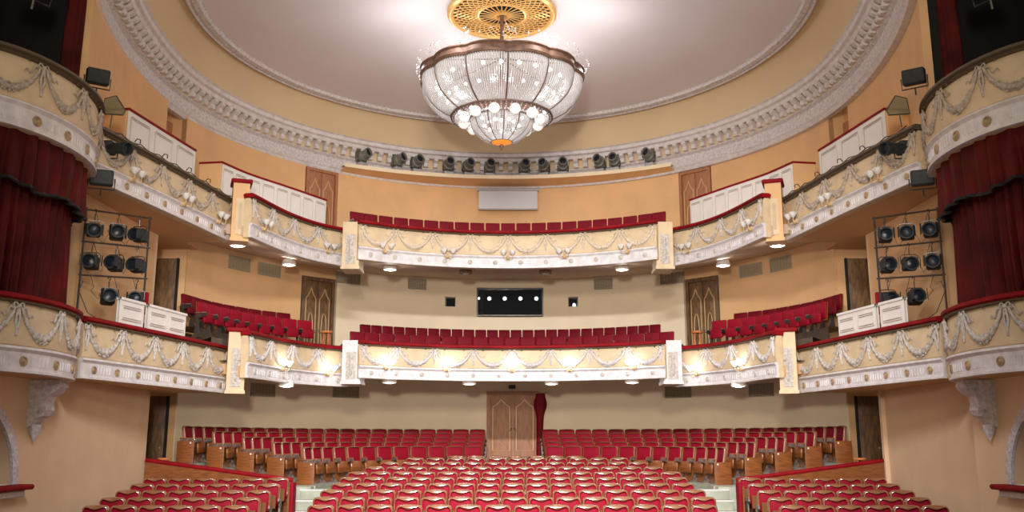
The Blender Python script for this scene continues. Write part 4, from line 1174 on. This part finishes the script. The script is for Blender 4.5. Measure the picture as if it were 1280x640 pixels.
# amphitheatre
W2 = .53
A2 = seat_amph('tier_chair', W2, M_velvet); s2 = {}
A2d = seat_amph('tier_chair', W2, M_velvet2); s2d = {}
endp = {}
for r, (rr, z) in enumerate(zip(AR, AZ)):
    for s, nm in ((-1, 'left'), (1, 'right')):
        a0 = math.asin(.92/rr); a1 = math.acos(.45/rr); n = int(rr*(a1-a0)/W2); da = (a1-a0)/n
        for i in range(n):
            a = s*(a0+(i+.5)*da); x, y = circ(math.degrees(a), rr, DXS)
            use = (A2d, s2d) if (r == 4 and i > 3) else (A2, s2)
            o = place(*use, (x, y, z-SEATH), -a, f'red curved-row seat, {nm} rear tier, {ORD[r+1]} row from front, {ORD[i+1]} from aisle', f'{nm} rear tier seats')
            o.scale = (rr*da/W2, 1, 1)
            if s < 0 and i == 0: ends.append((o, W2, True))
        # wooden end panel below the outermost seat of the row (its own part)
        o.name = 'tier_chair'
        mb = MB(); mb.box((s*(W2/2+.035), -.07, .27), (.035, .44, .54), bev=.012); ep = mb.build('end_panel', M_wood, o)
        mb = MB(); mb.lathe([(.025, 0), (.02, .012), (.001, .014)], (s*(W2/2+.05), -.20, .49), 8, Matrix.Rotation(s*PI/2, 4, 'Y')); mb.build('row_marker', M_white, ep)
for o, W, iron in ends:      # closing side of the last seat in a row
    side_stand(W/2, .03, M_std, o, wood=not iron, name='iron_standard' if iron else 'side_panel')
# barriers behind the side stalls
for s, nm in ((-1, 'left'), (1, 'right')):
    X0, X1 = s*8.76+.1, s*5.22+DXS; Z0_, Z1_ = -.47, -.93; y = 22.28
    t = thing('stalls_barrier', f'sloping wooden barrier with red padded top behind the {nm} stalls', 'barrier', ((X0+X1)/2, y, -1.85)); O = t.location
    def V(x, yy, z): return (x-O.x, yy-O.y, z-O.z)
    mb = MB(); vs = [V(X0, y-.03, -1.85), V(X1, y-.03, -1.85), V(X1, y-.03, Z1_-.04), V(X0, y-.03, Z0_-.04), V(X0, y+.03, -1.85), V(X1, y+.03, -1.85), V(X1, y+.03, Z1_-.04), V(X0, y+.03, Z0_-.04)]
    mb.add(vs, [(0,1,2,3), (7,6,5,4), (0,4,5,1), (2,6,7,3), (1,5,6,2), (0,3,7,4)]); mb.build('wood_panel', M_wood, t, 0)
    mb = MB(); mb.tube([V(X0, y, Z0_), V((X0+X1)/2, y, (Z0_+Z1_)/2), V(X1, y, Z1_)], .055, 8); mb.build('padded_top', M_rail, t)
    # short red aisle end panel
    t = thing('padded_barrier', f'narrow red upholstered post panel at the aisle end of the {nm} stalls', 'barrier', (s*5.0+DXS*1.5, 21.25, -1.85))
    mb = MB(); mb.box((0, 0, .46), (.09, .30, .92), bev=.03); mb.build('padding', M_velvet, t)
    mb = MB(); mb.box((s*.06, 0, .42), (.04, .30, .84)); mb.build('wood_backing', M_wood, t)
    # steps in the aisle
    for q in range(3):
        t = thing('aisle_step', f'pale green step in the {nm} aisle, {ORD[q+1]} from bottom', 'step', (s*4.65+DXS, 21.7+.42*q, zst(21.7)-.02), 0, 'aisle steps')
        mb = MB(); mb.box((0, 0, .11*(q+1)), (.78, .5, .22*(q+1)), bev=.012); mb.build('block', M_tile, t)
        mb = MB(); mb.box((0, -.24, .22*(q+1)-.015), (.79, .03, .03)); mb.build('nosing', M_band, t)
    # small stool by the recess
    t = thing('stool', f'small orange wooden stool behind the {nm} stalls barrier' if s < 0 else 'small orange wooden stool near the lower right recess', 'stool', (s*8.35, 22.62, -1.2))
    mb = MB(); mb.lathe([(.001, .78), (.15, .78), (.16, .76), (.15, .73), (.001, .73)], n=14); mb.build('seat', M_orangechair, t)
    for a in range(4):
        mb = MB(); mb.tube([(.09*math.cos(a*PI/2+.7), .09*math.sin(a*PI/2+.7), .74), (.14*math.cos(a*PI/2+.7), .14*math.sin(a*PI/2+.7), 0)], .018, 6); mb.build('leg', M_orangechair, t)

# balcony floors under the seats (steps)
for c, zb, dz, dx in ((CM, 2.08, .0, 0), (CU, 5.58, 0, DXU)):
    mb = MB(); n = 41
    f0 = [(*c.at(i/(n-1), -.12), zb) for i in range(n)]; f1 = [(*c.at(i/(n-1), -1.2), zb) for i in range(n)]
    bk = [(*wp(-40+80*i/(n-1), .05, 1, dx), zb+(.62 if c is CM else .0)) for i in range(n)]
    m1 = [(x, y, bk[0][2]) for x, y, z in f1]
    mb.grid([f0, f1, m1, bk], flip=True); struct(mb.build('floor', M_floor, smooth=20))
W3 = .463
A3 = seat_balc('gallery_chair', W3, M_velvet); s3 = {}
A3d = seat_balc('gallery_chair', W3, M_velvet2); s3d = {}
def row_curve(c, off, z, n, proto, label, group, u0=0.0, u1=1.0, W=None, rev=False):
    L = sum((Vector(c.at(u0+(u1-u0)*(i+1)/50, off))-Vector(c.at(u0+(u1-u0)*i/50, off))).length for i in range(50))
    Wd = L/n
    for i in range(n):
        u = u0+(u1-u0)*(i+.5)/n
        x, y = c.at(u, off)
        k = i+1 if not rev else n-i
        o = place(*proto, (x, y, z), c.ang(u), label.format(ORD[k]), group); o.scale = (Wd/W3, 1, 1)
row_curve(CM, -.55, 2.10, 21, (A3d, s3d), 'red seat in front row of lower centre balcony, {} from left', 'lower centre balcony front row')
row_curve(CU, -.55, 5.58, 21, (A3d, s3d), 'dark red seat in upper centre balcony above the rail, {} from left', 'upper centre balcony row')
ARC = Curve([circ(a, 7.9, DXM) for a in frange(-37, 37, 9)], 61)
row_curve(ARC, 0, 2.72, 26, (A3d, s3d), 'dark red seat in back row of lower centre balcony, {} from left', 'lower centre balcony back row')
# side sections of the middle gallery
for s, nm in ((-1, 'left'), (1, 'right')):
    P = [(-7.75, 22.6), (-7.25, 24.4), (-6.6, 25.6), (-5.75, 26.5)]; Q = [(-8.65, 24.0), (-8.3, 25.6), (-7.6, 27.0), (-6.75, 28.0)]
    if s > 0: P = [(-x, y) for x, y in reversed(P)]; Q = [(-x, y) for x, y in reversed(Q)]
    cp = Curve(P, 31); cq = Curve(Q, 31)
    row_curve(cp, 0, 2.48, 9, (A3, s3), 'bright red seat, front row of middle gallery '+nm+' side, {} from the stage', f'middle gallery {nm} front row', rev=(s > 0))
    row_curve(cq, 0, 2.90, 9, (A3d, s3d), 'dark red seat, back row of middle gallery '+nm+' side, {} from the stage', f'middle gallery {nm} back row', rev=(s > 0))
    # stepped floor
    mb = MB(); c2 = sec2(s, 0); n = 21
    f0 = [(*c2.at(i/(n-1), -.1), 1.9) for i in range(n)]
    a, b = (-84, -40) if s < 0 else (40, 84)
    g = [(*cp.at(i/(n-1), .4), 1.9) for i in range(n)]; g1 = [(x, y, 2.48) for x, y, z in g]
    h = [(*cq.at(i/(n-1), .4), 2.48) for i in range(n)]; h1 = [(x, y, 2.9) for x, y, z in h]
    bk = [(*wp(a+(b-a)*i/(n-1), .02), 2.9) for i in range(n)]
    mb.grid([f0, g, g1, h, h1, bk], flip=True); struct(mb.build('floor', M_floor, smooth=20))
    mb = MB(); c3 = sec3(s, 0)
    f0 = [(*c3.at(i/10, -.1), 2.03) for i in range(11)]; b0 = [(s*8.76, p[1], 2.03) for p in f0]; mb.grid([f0, b0]); struct(mb.build('floor', M_floor, smooth=20))
    # stool beside the middle door
    t = thing('stool', f'orange wooden stool beside the middle gallery {nm} door', 'stool', (s*5.55, 27.5, 2.42))
    mb = MB(); mb.lathe([(.001, .78), (.17, .78), (.18, .75), (.17, .72), (.001, .72)], n=14); mb.build('seat', M_orangechair, t)
    for a in range(4):
        mb = MB(); mb.tube([(.1*math.cos(a*PI/2+.7), .1*math.sin(a*PI/2+.7), .74), (.15*math.cos(a*PI/2+.7), .15*math.sin(a*PI/2+.7), 0)], .018, 6); mb.build('leg', M_orangechair, t)
